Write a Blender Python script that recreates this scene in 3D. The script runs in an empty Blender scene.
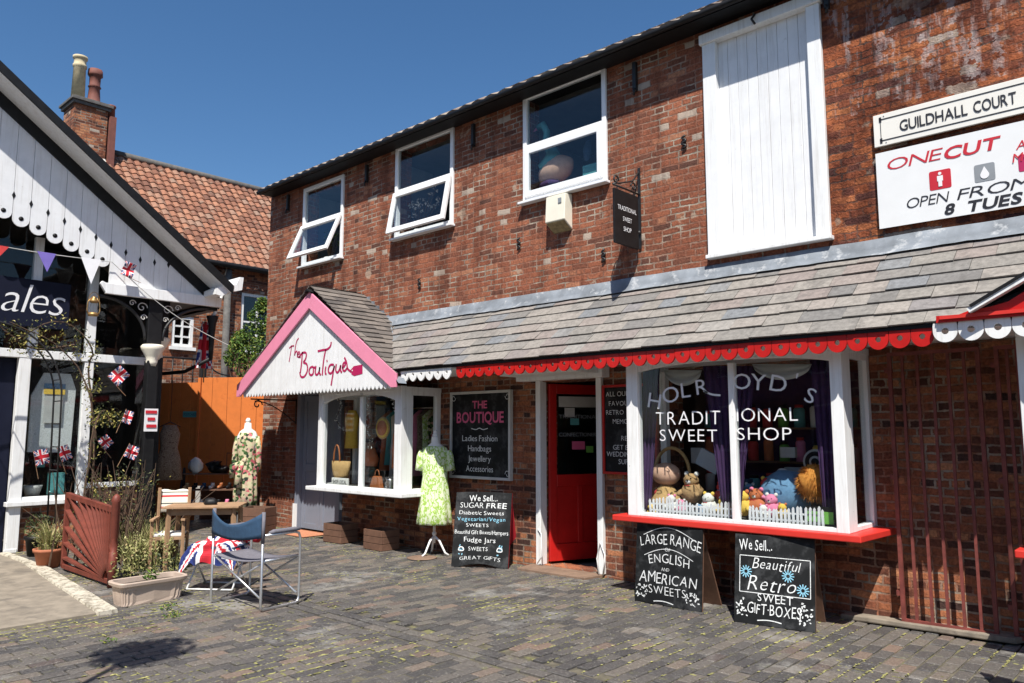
import bpy, bmesh, math, random
from mathutils import Vector, Matrix, noise
random.seed(7)
S = bpy.context.scene
C = S.collection
R = math.radians
V = Vector
# ------------------------------------------------------------------ camera maths
F = 768.0; T = math.atan(90/768); A = R(42.5); EYE = 1.6
def P(u, v, ax, c):
    "point of the plane ax=c seen at picture position u,v (used to survey the real distances)"
    r = (u-512)/F; up = -(v-341.5)/F
    z = up*math.cos(T)+math.sin(T); f = math.cos(T)-up*math.sin(T)
    d = (-f*math.sin(A)+r*math.cos(A), f*math.cos(A)+r*math.sin(A), z)
    o = (0, 0, EYE); i = 'xyz'.index(ax); k = (c-o[i])/d[i]
    return V([o[j]+k*d[j] for j in range(3)])
# ------------------------------------------------------------------ materials
def nodes(name):
    m = bpy.data.materials.new(name); m.use_nodes = True
    nt = m.node_tree; b = nt.nodes['Principled BSDF']
    return m, nt, b
def ramp(nt, stops, interp='LINEAR'):
    r = nt.nodes.new('ShaderNodeValToRGB'); r.color_ramp.interpolation = interp
    e = r.color_ramp.elements
    while len(e) > 1: e.remove(e[-1])
    e[0].position = stops[0][0]; e[0].color = (*stops[0][1], 1)
    for p, c in stops[1:]:
        x = e.new(p); x.color = (*c, 1)
    return r
def mixc(nt, fac, a, b, mode='MIX'):
    n = nt.nodes.new('ShaderNodeMix'); n.data_type = 'RGBA'; n.blend_type = mode
    for s, val in ((0, fac), (6, a), (7, b)):
        if hasattr(val, 'links'): nt.links.new(val, n.inputs[s])
        elif s == 0: n.inputs[0].default_value = val
        else: n.inputs[s].default_value = (*val, 1)
    return n.outputs[2]
def math_(nt, op, a, b=0.0):
    n = nt.nodes.new('ShaderNodeMath'); n.operation = op
    for i, x in enumerate((a, b)):
        if hasattr(x, 'links'): nt.links.new(x, n.inputs[i])
        else: n.inputs[i].default_value = x
    return n.outputs[0]
def noisen(nt, vec, scale, detail=4, rough=.6):
    n = nt.nodes.new('ShaderNodeTexNoise'); n.inputs['Scale'].default_value = scale
    n.inputs['Detail'].default_value = detail; n.inputs['Roughness'].default_value = rough
    if vec is not None: nt.links.new(vec, n.inputs['Vector'])
    return n.outputs[0]
def pos(nt): return nt.nodes.new('ShaderNodeNewGeometry').outputs['Position']
def objc(nt): return nt.nodes.new('ShaderNodeTexCoord').outputs['Object']
def bump(nt, b, h, strength=.3, dist=.01):
    n = nt.nodes.new('ShaderNodeBump'); n.inputs['Strength'].default_value = strength
    n.inputs['Distance'].default_value = dist
    nt.links.new(h, n.inputs['Height']); nt.links.new(n.outputs[0], b.inputs['Normal'])
def mat(name, col, rough=.6, var=.15, scale=14, metal=0, dirt=None, bmp=.12, spec=.5, isl=0, streak=0):
    m, nt, b = nodes(name); o = objc(nt)
    n = noisen(nt, o, scale, 5)
    lo = [c*(1-var) for c in col]; hi = [min(1, c*(1+var)) for c in col]
    c = ramp(nt, [(.3, lo), (.7, hi)]); nt.links.new(n, c.inputs[0]); out = c.outputs[0]
    if dirt:
        n2 = noisen(nt, o, dirt[1], 6, .7)
        rr = ramp(nt, [(dirt[2], (0, 0, 0)), (dirt[2]+.12, (1, 1, 1))]); nt.links.new(n2, rr.inputs[0])
        out = mixc(nt, rr.outputs[0], out, dirt[0])
    if streak:
        v2 = nt.nodes.new('ShaderNodeVectorMath'); v2.operation = 'MULTIPLY'; v2.inputs[1].default_value = (22, 22, 1.1); nt.links.new(pos(nt), v2.inputs[0])
        sr = ramp(nt, [(.34, (.52, .47, .40)), (.50, (1, 1, 1))]); nt.links.new(noisen(nt, v2.outputs[0], 1.0, 6, .75), sr.inputs[0]); out = mixc(nt, streak, out, sr.outputs[0], 'MULTIPLY')
        fl_ = ramp(nt, [(.70, (0, 0, 0)), (.715, (1, 1, 1))]); nt.links.new(noisen(nt, pos(nt), 19, 5, .7), fl_.inputs[0]); out = mixc(nt, math_(nt, 'MULTIPLY', fl_.outputs[0], .8), out, (.30, .27, .23))
    if isl:
        g = nt.nodes.new('ShaderNodeNewGeometry').outputs['Random Per Island']
        gr = ramp(nt, [(0, (1-isl,)*3), (1, (1+isl,)*3)]); nt.links.new(g, gr.inputs[0])
        out = mixc(nt, 1.0, out, gr.outputs[0], 'MULTIPLY')
    nt.links.new(out, b.inputs['Base Color'])
    b.inputs['Roughness'].default_value = rough; b.inputs['Metallic'].default_value = metal
    b.inputs['Specular IOR Level'].default_value = spec
    if bmp: bump(nt, b, noisen(nt, o, scale*4, 4), bmp, .004)
    return m
def brick(name, stops, mortar=(.46, .40, .32), w=.226, h=.070, msize=.0095, rough=.9, patches=True, rub=0.0, seed=0):
    m, nt, b = nodes(name); p = pos(nt)
    sp = nt.nodes.new('ShaderNodeSeparateXYZ'); nt.links.new(p, sp.inputs[0])
    wob = noisen(nt, p, 2.2, 3); wob = math_(nt, 'MULTIPLY', math_(nt, 'SUBTRACT', wob, .5), .05)
    wob2 = math_(nt, 'MULTIPLY', math_(nt, 'SUBTRACT', noisen(nt, p, 38, 3), .5), .028+rub*.03)
    x = math_(nt, 'ADD', sp.outputs[0], sp.outputs[1]); x = math_(nt, 'ADD', x, wob2)
    z = math_(nt, 'ADD', math_(nt, 'ADD', sp.outputs[2], wob), math_(nt, 'MULTIPLY', wob2, .6))
    z = math_(nt, 'ADD', z, seed*.31+10)
    cb = nt.nodes.new('ShaderNodeCombineXYZ'); nt.links.new(x, cb.inputs[0]); nt.links.new(z, cb.inputs[1])
    t = nt.nodes.new('ShaderNodeTexBrick'); nt.links.new(cb.outputs[0], t.inputs['Vector'])
    t.inputs['Color1'].default_value = (0, 0, 0, 1); t.inputs['Color2'].default_value = (1, 1, 1, 1)
    t.inputs['Mortar'].default_value = (.5, .5, .5, 1); t.inputs['Scale'].default_value = 1
    t.inputs['Mortar Size'].default_value = msize; t.inputs['Mortar Smooth'].default_value = .25
    t.inputs['Brick Width'].default_value = w; t.inputs['Row Height'].default_value = h
    t.offset = .5; t.squash = .5 ; t.squash_frequency = 3
    rnd = t.outputs[0]; cr = ramp(nt, stops); nt.links.new(rnd, cr.inputs[0])
    grain = noisen(nt, p, 45, 5, .7); gr = ramp(nt, [(.25, (.42, .40, .40)), (.5, (.98, .98, .98)), (.75, (1.55, 1.5, 1.45))]); nt.links.new(grain, gr.inputs[0])
    col = mixc(nt, 1.0, cr.outputs[0], gr.outputs[0], 'MULTIPLY')
    big = noisen(nt, p, .9, 4); br = ramp(nt, [(.3, (.78, .76, .76)), (.7, (1.15, 1.12, 1.1))]); nt.links.new(big, br.inputs[0])
    col = mixc(nt, 1.0, col, br.outputs[0], 'MULTIPLY')
    mr = ramp(nt, [(.3, [c*.35 for c in mortar]), (.62, [c*.95 for c in mortar])]); nt.links.new(noisen(nt, p, 9, 4), mr.inputs[0])
    # mortar pointing is missing here and there
    gone = ramp(nt, [(.44, (.15, .15, .15)), (.6, (.95, .95, .95))]); nt.links.new(noisen(nt, p, 3.1, 4), gone.inputs[0])
    fac = math_(nt, 'MULTIPLY', t.outputs['Fac'], gone.outputs[0])
    col = mixc(nt, fac, col, mr.outputs[0])
    if patches:   # smeared repair mortar and old paint
        pn = noisen(nt, p, 3.4, 5, .62); pr = ramp(nt, [(.64, (0, 0, 0)), (.67, (1, 1, 1))]); nt.links.new(pn, pr.inputs[0])
        vo = nt.nodes.new('ShaderNodeTexBrick'); nt.links.new(cb.outputs[0], vo.inputs['Vector']); vo.inputs['Scale'].default_value = 1; vo.inputs['Mortar Size'].default_value = 0; vo.inputs['Brick Width'].default_value = w; vo.inputs['Row Height'].default_value = h; vo.offset = .5; vo.squash = .5; vo.squash_frequency = 3
        vo.inputs['Color1'].default_value = (0, 0, 0, 1); vo.inputs['Color2'].default_value = (1, 1, 1, 1)
        odd = math_(nt, 'GREATER_THAN', math_(nt, 'FRACT', math_(nt, 'MULTIPLY', vo.outputs[0], 37.3)), .972)
        col = mixc(nt, math_(nt, 'MULTIPLY', pr.outputs[0], .6), col, (.42, .34, .26)); col = mixc(nt, math_(nt, 'MULTIPLY', odd, .8), col, (.46, .40, .33))
    if rub:       # ghost of old white paint, streaked downwards, on the right hand end
        vm = nt.nodes.new('ShaderNodeVectorMath'); vm.operation = 'MULTIPLY'; vm.inputs[1].default_value = (7.5, 1, 1.1)
        nt.links.new(p, vm.inputs[0]); pn = noisen(nt, vm.outputs[0], 1.0, 5, .65)
        pr = ramp(nt, [(.50, (0, 0, 0)), (.60, (1, 1, 1))]); nt.links.new(pn, pr.inputs[0])
        hz = math_(nt, 'GREATER_THAN', sp.outputs[2], 4.5)
        hz = math_(nt, 'MULTIPLY', hz, math_(nt, 'GREATER_THAN', noisen(nt, p, 14, 4), .47))
        col = mixc(nt, math_(nt, 'MULTIPLY', math_(nt, 'MULTIPLY', pr.outputs[0], hz), .6), col, (.58, .51, .49))
        soot = ramp(nt, [(.45, (1, 1, 1)), (.62, (.42, .36, .38))]); nt.links.new(noisen(nt, p, 2.6, 5, .7), soot.inputs[0])
        col = mixc(nt, 1.0, col, soot.outputs[0], 'MULTIPLY')
    v2 = nt.nodes.new('ShaderNodeVectorMath'); v2.operation = 'MULTIPLY'; v2.inputs[1].default_value = (4.5, 4.5, .35); nt.links.new(p, v2.inputs[0])
    stn = ramp(nt, [(.40, (.62, .58, .57)), (.52, (1, 1, 1)), (.72, (1.12, 1.1, 1.08))]); nt.links.new(noisen(nt, v2.outputs[0], 1.0, 6, .7), stn.inputs[0]); col = mixc(nt, .8, col, stn.outputs[0], 'MULTIPLY')
    nt.links.new(col, b.inputs['Base Color']); b.inputs['Roughness'].default_value = rough
    b.inputs['Specular IOR Level'].default_value = .25
    hgt = math_(nt, 'SUBTRACT', math_(nt, 'ADD', math_(nt, 'MULTIPLY', grain, .5+rub), math_(nt, 'MULTIPLY', rnd, .25)), math_(nt, 'MULTIPLY', t.outputs['Fac'], .9))
    bump(nt, b, hgt, .9, .016)
    return m
def glass(name, tint=(1, 1, 1), refl=1.0):
    m = bpy.data.materials.new(name); m.use_nodes = True; nt = m.node_tree; nt.nodes.clear()
    out = nt.nodes.new('ShaderNodeOutputMaterial'); mx = nt.nodes.new('ShaderNodeMixShader')
    tr = nt.nodes.new('ShaderNodeBsdfTransparent'); tr.inputs[0].default_value = (*tint, 1)
    gl = nt.nodes.new('ShaderNodeBsdfGlossy'); gl.inputs['Roughness'].default_value = .015
    lw = nt.nodes.new('ShaderNodeLayerWeight'); lw.inputs[0].default_value = .5
    f = math_(nt, 'MULTIPLY', math_(nt, 'ADD', math_(nt, 'MULTIPLY', math_(nt, 'POWER', lw.outputs[1], 5.0), .9), .028), refl)
    tc = nt.nodes.new('ShaderNodeTexCoord')
    bp = nt.nodes.new('ShaderNodeBump'); bp.inputs['Strength'].default_value = .05; bp.inputs['Distance'].default_value = .02
    nt.links.new(noisen(nt, tc.outputs['Object'], 2.5, 1), bp.inputs['Height']); nt.links.new(bp.outputs[0], gl.inputs['Normal'])
    nt.links.new(f, mx.inputs[0]); nt.links.new(tr.outputs[0], mx.inputs[1]); nt.links.new(gl.outputs[0], mx.inputs[2])
    nt.links.new(mx.outputs[0], out.inputs[0]); return m
def island(name, stops, rough=.8, grain=30, bmp=.4, streak=False, spec=.3, extra=None, gamt=.25):
    m, nt, b = nodes(name); p = pos(nt)
    g = nt.nodes.new('ShaderNodeNewGeometry').outputs['Random Per Island']
    c = ramp(nt, stops); nt.links.new(g, c.inputs[0])
    n = noisen(nt, p, grain, 5, .7); r = ramp(nt, [(.25, (1-gamt,)*3), (.75, (1+gamt,)*3)]); nt.links.new(n, r.inputs[0])
    col = mixc(nt, 1.0, c.outputs[0], r.outputs[0], 'MULTIPLY')
    if extra:
        for ecol, esc, et, amt in extra:
            rr = ramp(nt, [(et, (0, 0, 0)), (et+.1, (1, 1, 1))]); nt.links.new(noisen(nt, p, esc, 6, .7), rr.inputs[0])
            col = mixc(nt, math_(nt, 'MULTIPLY', rr.outputs[0], amt), col, ecol)
    nt.links.new(col, b.inputs['Base Color']); b.inputs['Roughness'].default_value = rough
    b.inputs['Specular IOR Level'].default_value = spec
    bump(nt, b, n, bmp, .006); return m
def pattern(name, stops, scale=20, rough=.85, kind='noise', interp='CONSTANT', stretch=(1, 1, 1)):
    m, nt, b = nodes(name); o = objc(nt)
    vm = nt.nodes.new('ShaderNodeVectorMath'); vm.operation = 'MULTIPLY'; vm.inputs[1].default_value = stretch
    nt.links.new(o, vm.inputs[0])
    if kind == 'noise': n = noisen(nt, vm.outputs[0], scale, 3)
    else:
        vo = nt.nodes.new('ShaderNodeTexVoronoi'); vo.inputs['Scale'].default_value = scale
        nt.links.new(vm.outputs[0], vo.inputs['Vector'])
        sx = nt.nodes.new('ShaderNodeSeparateColor'); nt.links.new(vo.outputs['Color'], sx.inputs[0]); n = sx.outputs[0]
    c = ramp(nt, stops, interp); nt.links.new(n, c.inputs[0]); nt.links.new(c.outputs[0], b.inputs['Base Color'])
    b.inputs['Roughness'].default_value = rough; b.inputs['Specular IOR Level'].default_value = .2
    return m

RED = [(0, (.10, .050, .038)), (.10, (.19, .074, .046)), (.35, (.25, .088, .050)), (.7, (.295, .105, .058)), (.93, (.33, .128, .072)), (1, (.40, .19, .11))]
DARKRED = [(0, (.06, .035, .03)), (.2, (.14, .055, .036)), (.5, (.27, .098, .052)), (.85, (.36, .14, .068)), (1, (.44, .21, .11))]
OLD = [(0, (.10, .04, .035)), (.3, (.24, .075, .04)), (.6, (.36, .11, .045)), (1, (.46, .17, .07))]
M = {}
M['brick'] = brick('weathered red brick', RED)
M['brick_low'] = brick('dark ground floor brick', DARKRED, mortar=(.40, .34, .27), patches=False, seed=2, msize=.010)
M['brick_old'] = brick('spalled old orange brick', OLD, mortar=(.16, .11, .09), rub=1.0, seed=1, msize=.008)
M['brick_back'] = brick('brown rear brick', DARKRED, mortar=(.38, .33, .27), seed=3)
M['white'] = mat('white paint', (.78, .79, .79), .42, .04, 5, dirt=((.5, .47, .42), 7, .66), bmp=.05, streak=.35)
M['upvc'] = mat('white plastic', (.80, .81, .82), .3, .02, 3, bmp=0)
M['whitewood'] = mat('white painted boards', (.76, .77, .78), .5, .05, 6, dirt=((.55, .53, .5), 9, .66), streak=.25)
M['black'] = mat('black paint', (.010, .010, .011), .5, .3, 10, spec=.25)
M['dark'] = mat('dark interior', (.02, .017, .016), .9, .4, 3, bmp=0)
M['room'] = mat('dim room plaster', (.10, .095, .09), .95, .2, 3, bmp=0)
M['roomblue'] = mat('pale room wall', (.33, .38, .43), .95, .1, 3, bmp=0)
M['redp'] = mat('red gloss paint', (.46, .014, .012), .3, .12, 6, bmp=.04)
M['redsill'] = mat('lighter red paint', (.60, .035, .025), .4, .1, 5)  # lighter red for the sills and the pediment moulding
M['pink'] = mat('pink paint', (.74, .25, .37), .45, .05, 5, dirt=((.6, .3, .38), 8, .68))
M['magenta'] = mat('magenta lettering', (.42, .012, .09), .5, .05, 5, bmp=0)
M['pinktext'] = mat('pink lettering', (.62, .10, .22), .6, .1, 5, bmp=0)
M['grey'] = mat('blue grey paint', (.20, .22, .27), .45, .06, 5)
M['lead'] = mat('lead sheet', (.17, .19, .215), .75, .35, 4, metal=.0, dirt=((.36, .375, .39), 9, .55), bmp=.5)
M['slate'] = island('stone slates', [(0, (.15, .145, .14)), (.3, (.215, .20, .18)), (.55, (.25, .228, .205)), (.75, (.215, .18, .165)), (.9, (.165, .175, .185)), (1, (.275, .25, .22))], .75, 22, .5,
    extra=[((.36, .345, .31), 30, .68, .7), ((.09, .085, .08), 4, .55, .45)], gamt=.35)
M['darkslate'] = island('grey brown slates', [(0, (.09, .08, .075)), (.5, (.15, .13, .115)), (1, (.19, .165, .145))], .8, 25, .5, extra=[((.30, .29, .2), 30, .66, .6)])
M['pantile'] = island('clay pantiles', [(0, (.14, .066, .045)), (.4, (.24, .105, .065)), (.8, (.32, .15, .09)), (1, (.24, .16, .12))], .85, 12, .4, extra=[((.22, .17, .13), 5, .55, .6), ((.42, .38, .3), 26, .63, .6)])
M['ridge'] = mat('grey ridge tile', (.10, .095, .09), .85, .3, 10)
M['paver'] = island('blue brick pavers', [(0, (.058, .055, .055)), (.35, (.085, .079, .075)), (.62, (.115, .104, .094)), (.86, (.14, .121, .103)), (.95, (.18, .128, .10)), (1, (.075, .064, .062))], .55, 40, .8,
    extra=[((.30, .29, .27), 1.2, .56, .6), ((.15, .15, .075), 7, .58, .6), ((.38, .36, .31), 60, .58, .8), ((.035, .034, .035), 16, .6, .5)], gamt=.4, spec=.4)
M['joint'] = mat('mossy joint sand', (.10, .088, .062), .95, .5, 9, dirt=((.18, .175, .06), 4, .53), bmp=.6)
M['moss'] = mat('yellow green moss', (.215, .205, .075), .95, .4, 14, isl=.5, bmp=.5)
M['concrete'] = mat('grey brown concrete', (.24, .205, .16), .9, .25, 6, dirt=((.15, .13, .105), 2.5, .52), bmp=.5)
M['kerbpaint'] = mat('worn white kerb paint', (.52, .48, .39), .85, .12, 12, dirt=((.24, .21, .16), 14, .47), bmp=.5)
M['asphalt'] = mat('asphalt', (.06, .058, .055), .9, .3, 30)
M['chalkboard'] = mat('black chalkboard', (.011, .012, .013), .7, .35, 5, dirt=((.040, .042, .044), 5, .50), bmp=.03, spec=.2)
M['chalk'] = mat('white chalk', (.70, .72, .72), .9, .2, 60, bmp=0, dirt=((.14, .145, .15), 70, .56))
M['chalkblue'] = mat('blue chalk', (.26, .56, .72), .9, .15, 60, bmp=0, dirt=((.08, .14, .17), 70, .56))
M['chalkgrey'] = mat('faded chalk', (.20, .20, .21), .9, .15, 60, bmp=0)
M['rust'] = mat('rust brown iron', (.17, .04, .032), .65, .35, 12)
M['iron'] = mat('black wrought iron', (.014, .014, .015), .5, .3, 10)
M['alu'] = mat('brushed aluminium tube', (.62, .63, .65), .35, .05, 20, metal=.85, bmp=0)
M['navy'] = mat('navy canvas', (.022, .06, .12), .85, .2, 30)
M['navypaint'] = mat('shade darkened navy paint', (.006, .008, .022), .6, .1, 5, bmp=0, spec=.2)  # navy darkened to carry the shade over the name board and door
M['greyfab'] = mat('grey seat fabric', (.15, .145, .17), .85, .15, 40)
M['terra'] = mat('stone plastic trough', (.47, .37, .30), .6, .08, 10, bmp=.2)
M['pot'] = mat('terracotta pot', (.38, .13, .065), .8, .15, 12)
M['soil'] = mat('potting soil', (.035, .025, .018), .95, .4, 40, bmp=.8)
M['fencewood'] = mat('orange stained fence boards', (.60, .165, .032), .7, .12, 5, dirt=((.50, .13, .025), 5, .55), bmp=.3)
M['redwood'] = mat('red brown stained timber', (.16, .036, .022), .6, .25, 9, bmp=.4)
M['wood'] = mat('weathered table timber', (.33, .20, .11), .8, .25, 9, bmp=.4)
M['brownwood'] = mat('dark brown boards', (.13, .065, .04), .8, .25, 9, bmp=.4)
M['mannequin'] = mat('white mannequin cloth', (.72, .71, .68), .7, .04, 5, bmp=0)
M['uwhite'] = mat('flag white', (.74, .74, .76), .85, .04, 9, bmp=0)
M['ublue'] = mat('flag blue', (.015, .03, .16), .85, .08, 9, bmp=0)
M['ured'] = mat('flag red', (.52, .015, .03), .85, .08, 9, bmp=0)
M['purple'] = mat('purple curtain', (.055, .022, .085), .9, .2, 9, bmp=0)
M['pale'] = mat('white net drape', (.5, .5, .48), .9, .1, 9, bmp=0)
M['cream'] = mat('cream plastic', (.76, .72, .60), .45, .05, 6, bmp=0)
M['brownunder'] = mat('brown plastic underside', (.25, .2, .1), .7, .4, 20, bmp=0)  # the box underside gets its own browner, darker colour
M['signwhite'] = mat('white enamel', (.76, .74, .68), .4, .04, 4, dirt=((.5, .42, .32), 8, .70), bmp=0)
M['banner'] = mat('white vinyl banner', (.74, .75, .75), .4, .04, 3, bmp=.05)
M['textblack'] = mat('black lettering', (.015, .015, .02), .5, .1, 5, bmp=0)
M['textred'] = mat('crimson lettering', (.50, .015, .03), .5, .1, 5, bmp=0)
M['textgrey'] = mat('grey print', (.24, .26, .28), .5, .1, 5, bmp=0)
M['bluepl'] = mat('blue plush', (.13, .26, .42), .95, .12, 30, bmp=.8)
M['tealpl'] = mat('teal plastic', (.10, .34, .34), .6, .1, 9)
M['skinpl'] = mat('peach fabric', (.62, .38, .27), .9, .1, 20, bmp=.3)
M['tanpl'] = mat('tan plush', (.42, .26, .12), .95, .15, 30, bmp=.8)
M['orangepl'] = mat('orange shaggy pile', (.50, .20, .035), .95, .2, 30, isl=.35)
M['pinkpl'] = mat('pink plush', (.72, .22, .36), .95, .1, 30)
M['yellowpl'] = mat('yellow plush', (.75, .50, .08), .95, .1, 30)
M['whitepl'] = mat('white plush', (.7, .69, .65), .95, .06, 30)
M['redpl'] = mat('red plush', (.5, .04, .04), .95, .1, 30)
M['straw'] = mat('woven straw', (.48, .30, .12), .85, .25, 60, bmp=.8)
M['leather'] = mat('tan leather', (.36, .12, .04), .5, .15, 20)
M['silver'] = mat('polished silver', (.7, .7, .7), .18, .03, 5, metal=1, bmp=0)
M['orangecl'] = mat('orange cloth', (.55, .16, .06), .9, .15, 9)
M['green'] = mat('bright green card', (.16, .42, .07), .6, .05, 5, bmp=0)
M['brass'] = mat('old brass', (.42, .26, .10), .45, .2, 20, metal=.7)
M['lime'] = pattern('green leaf print cotton', [(0, (.66, .74, .50)), (.45, (.66, .74, .50)), (.48, (.28, .46, .08)), (.54, (.45, .60, .16)), (.58, (.70, .76, .58))], 22, stretch=(1, 1, .55))
M['floral'] = pattern('floral print fabric', [(0, (.52, .47, .30)), (.28, (.04, .09, .03)), (.42, (.48, .42, .27)), (.58, (.48, .12, .14)), (.68, (.10, .17, .06)), (.80, (.55, .36, .28)), (.9, (.03, .04, .03))], 24, kind='voronoi')
M['check'] = pattern('beige checked cotton', [(0, (.20, .14, .10)), (.5, (.30, .23, .17)), (.56, (.13, .08, .06))], 30)
M['shopclutter'] = pattern('packed sweet jars', [(0, (.05, .04, .04)), (.3, (.22, .10, .08)), (.45, (.06, .08, .12)), (.6, (.30, .26, .2)), (.72, (.20, .06, .1)), (.85, (.10, .14, .10))], 9, kind='voronoi')
M['lace'] = pattern('white lace', [(0, (.55, .57, .56)), (.5, (.64, .66, .66)), (.62, (.40, .42, .42))], 40)
M['hedge'] = island('leaves', [(0, (.03, .06, .012)), (.4, (.06, .12, .02)), (.8, (.12, .20, .03)), (1, (.26, .26, .05))], .6, 30, .1)
M['yleaf'] = island('pale yellow green leaves', [(0, (.12, .13, .02)), (.4, (.24, .22, .05)), (.8, (.36, .30, .08)), (1, (.46, .40, .16))], .6, 30, .1)
M['blade'] = island('grassy blades', [(0, (.13, .14, .04)), (.5, (.26, .26, .09)), (.85, (.40, .38, .18)), (1, (.42, .30, .16))], .6, 30, .1)
M['darkleaf'] = island('dark leaves', [(0, (.015, .02, .012)), (.6, (.04, .055, .02)), (1, (.09, .10, .03))], .6, 30, .1)
M['twig'] = mat('brown twigs', (.09, .055, .035), .9, .3, 20)
M['glass'] = glass('window glass', (.93, .95, .95), 1.0)
M['glassup'] = glass('upper window glass', (.92, .95, .96), 1.7)
M['mat'] = mat('terracotta door mat', (.46, .19, .10), .95, .15, 20)
M['stone'] = mat('worn door step', (.20, .13, .09), .8, .25, 8, bmp=.5)
M['render'] = mat('dirty white render', (.55, .53, .5), .9, .12, 5)
M['buff'] = mat('buff chimney clay', (.52, .44, .28), .85, .25, 8)
M['potred'] = mat('dark red chimney clay', (.17, .06, .045), .8, .2, 8)
M['gasket'] = M['black']
# ------------------------------------------------------------------ mesh builder
class B:
    def __init__(s): s.bm = bmesh.new(); s.mi = 0
    def face(s, pts):
        try:
            f = s.bm.faces.new([s.bm.verts.new(p) for p in pts]); f.material_index = s.mi; return f
        except ValueError: return None
    def vf(s, vs, fs, mi=None, smooth=False):
        bv = [s.bm.verts.new(v) for v in vs]
        for f in fs:
            try:
                q = s.bm.faces.new([bv[i] for i in f]); q.material_index = s.mi if mi is None else mi; q.smooth = smooth
            except ValueError: pass
    def obox(s, c, size, rot=None):
        c = V(c); h = V(size)/2
        m = rot if isinstance(rot, Matrix) else (Matrix.Rotation(0, 3, 'Z') if rot is None else
            (Matrix.Rotation(rot[2], 3, 'Z') @ Matrix.Rotation(rot[1], 3, 'Y') @ Matrix.Rotation(rot[0], 3, 'X')))
        vs = [c + m @ V((x*h.x, y*h.y, z*h.z)) for x in (-1, 1) for y in (-1, 1) for z in (-1, 1)]
        s.vf(vs, [(0, 1, 3, 2), (4, 6, 7, 5), (0, 4, 5, 1), (2, 3, 7, 6), (0, 2, 6, 4), (1, 5, 7, 3)]); return s
    def box(s, x0, x1, y0, y1, z0, z1):
        return s.obox(((x0+x1)/2, (y0+y1)/2, (z0+z1)/2), (abs(x1-x0), abs(y1-y0), abs(z1-z0)))
    def bar(s, a, b, w, d, up=(0, 0, 1)):
        a = V(a); b = V(b); z = (b-a); L = z.length; z.normalize(); u = V(up)
        if abs(z.dot(u)) > .99: u = V((0, 1, 0))
        x = u.cross(z).normalized(); y = z.cross(x)
        s.obox((a+b)/2, (w, d, L), Matrix((x, y, z)).transposed()); return s
    def prism(s, poly, vec):
        vec = V(vec); n = len(poly); p = [V(q) for q in poly]
        s.vf(p + [q+vec for q in p], [tuple(range(n)), tuple(range(2*n-1, n-1, -1))] + [(i, (i+1) % n, n+(i+1) % n, n+i) for i in range(n)]); return s
    def tube(s, pts, r, n=8, closed=False):
        pts = [V(p) for p in pts]; m = len(pts); rs = r if isinstance(r, (list, tuple)) else [r]*m
        vs = []; pu = None
        for i, p in enumerate(pts):
            a = pts[i-1] if (i or closed) else p; b = pts[(i+1) % m] if (i < m-1 or closed) else p
            t = (b-a).normalized() if (b-a).length > 1e-9 else V((0, 0, 1))
            if pu is None: pu = t.orthogonal().normalized()
            pu = (pu - t*pu.dot(t)); pu = pu.normalized() if pu.length > 1e-6 else t.orthogonal().normalized()
            w = t.cross(pu)
            vs += [p + (pu*math.cos(k*2*math.pi/n)+w*math.sin(k*2*math.pi/n))*rs[i] for k in range(n)]
        fs = []
        for i in range(m if closed else m-1):
            j = (i+1) % m
            fs += [(i*n+k, i*n+(k+1) % n, j*n+(k+1) % n, j*n+k) for k in range(n)]
        if not closed: fs += [tuple(range(n-1, -1, -1)), tuple((m-1)*n+k for k in range(n))]
        s.vf(vs, fs, smooth=n > 5); return s
    def loft(s, rings, n=20, c=(0, 0, 0), fold=0, k=9, ang=0, cap=True, smooth=True, rip=None):
        "rings: (z, rx, ry[, cx, cy[, fold]])"
        vs = []; c = V(c)
        for r in rings:
            z, rx, ry = r[:3]; cx = r[3] if len(r) > 3 else 0; cy = r[4] if len(r) > 4 else 0; fo = r[5] if len(r) > 5 else fold
            for i in range(n):
                a = i*2*math.pi/n; m = 1+fo*math.sin(k*a+z*3)
                x = cx+rx*m*math.cos(a); y = cy+ry*m*math.sin(a)
                vs.append(c+V((x*math.cos(ang)-y*math.sin(ang), x*math.sin(ang)+y*math.cos(ang), z)))
        m = len(rings)
        fs = [(i*n+q, i*n+(q+1) % n, (i+1)*n+(q+1) % n, (i+1)*n+q) for i in range(m-1) for q in range(n)]
        if cap: fs += [tuple(range(n-1, -1, -1)), tuple((m-1)*n+q for q in range(n))]
        s.vf(vs, fs, smooth=smooth); return s
    def ball(s, c, r, seg=14, nz=0, rot=None, seed=0):
        r = (r, r, r) if isinstance(r, (int, float)) else r; c = V(c); vs = []; h = seg//2
        m = Matrix.Identity(3) if rot is None else (Matrix.Rotation(rot[2], 3, 'Z') @ Matrix.Rotation(rot[1], 3, 'Y') @ Matrix.Rotation(rot[0], 3, 'X'))
        for i in range(h+1):
            ph = math.pi*i/h
            for j in range(seg):
                th = 2*math.pi*j/seg; d = V((math.sin(ph)*math.cos(th), math.sin(ph)*math.sin(th), math.cos(ph)))
                q = 1+nz*noise.noise(d*2+V((seed, seed, 0)))
                vs.append(c + m @ V((d.x*r[0]*q, d.y*r[1]*q, d.z*r[2]*q)))
        s.vf(vs, [(i*seg+j, i*seg+(j+1) % seg, (i+1)*seg+(j+1) % seg, (i+1)*seg+j) for i in range(h) for j in range(seg)], smooth=True); return s
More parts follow.
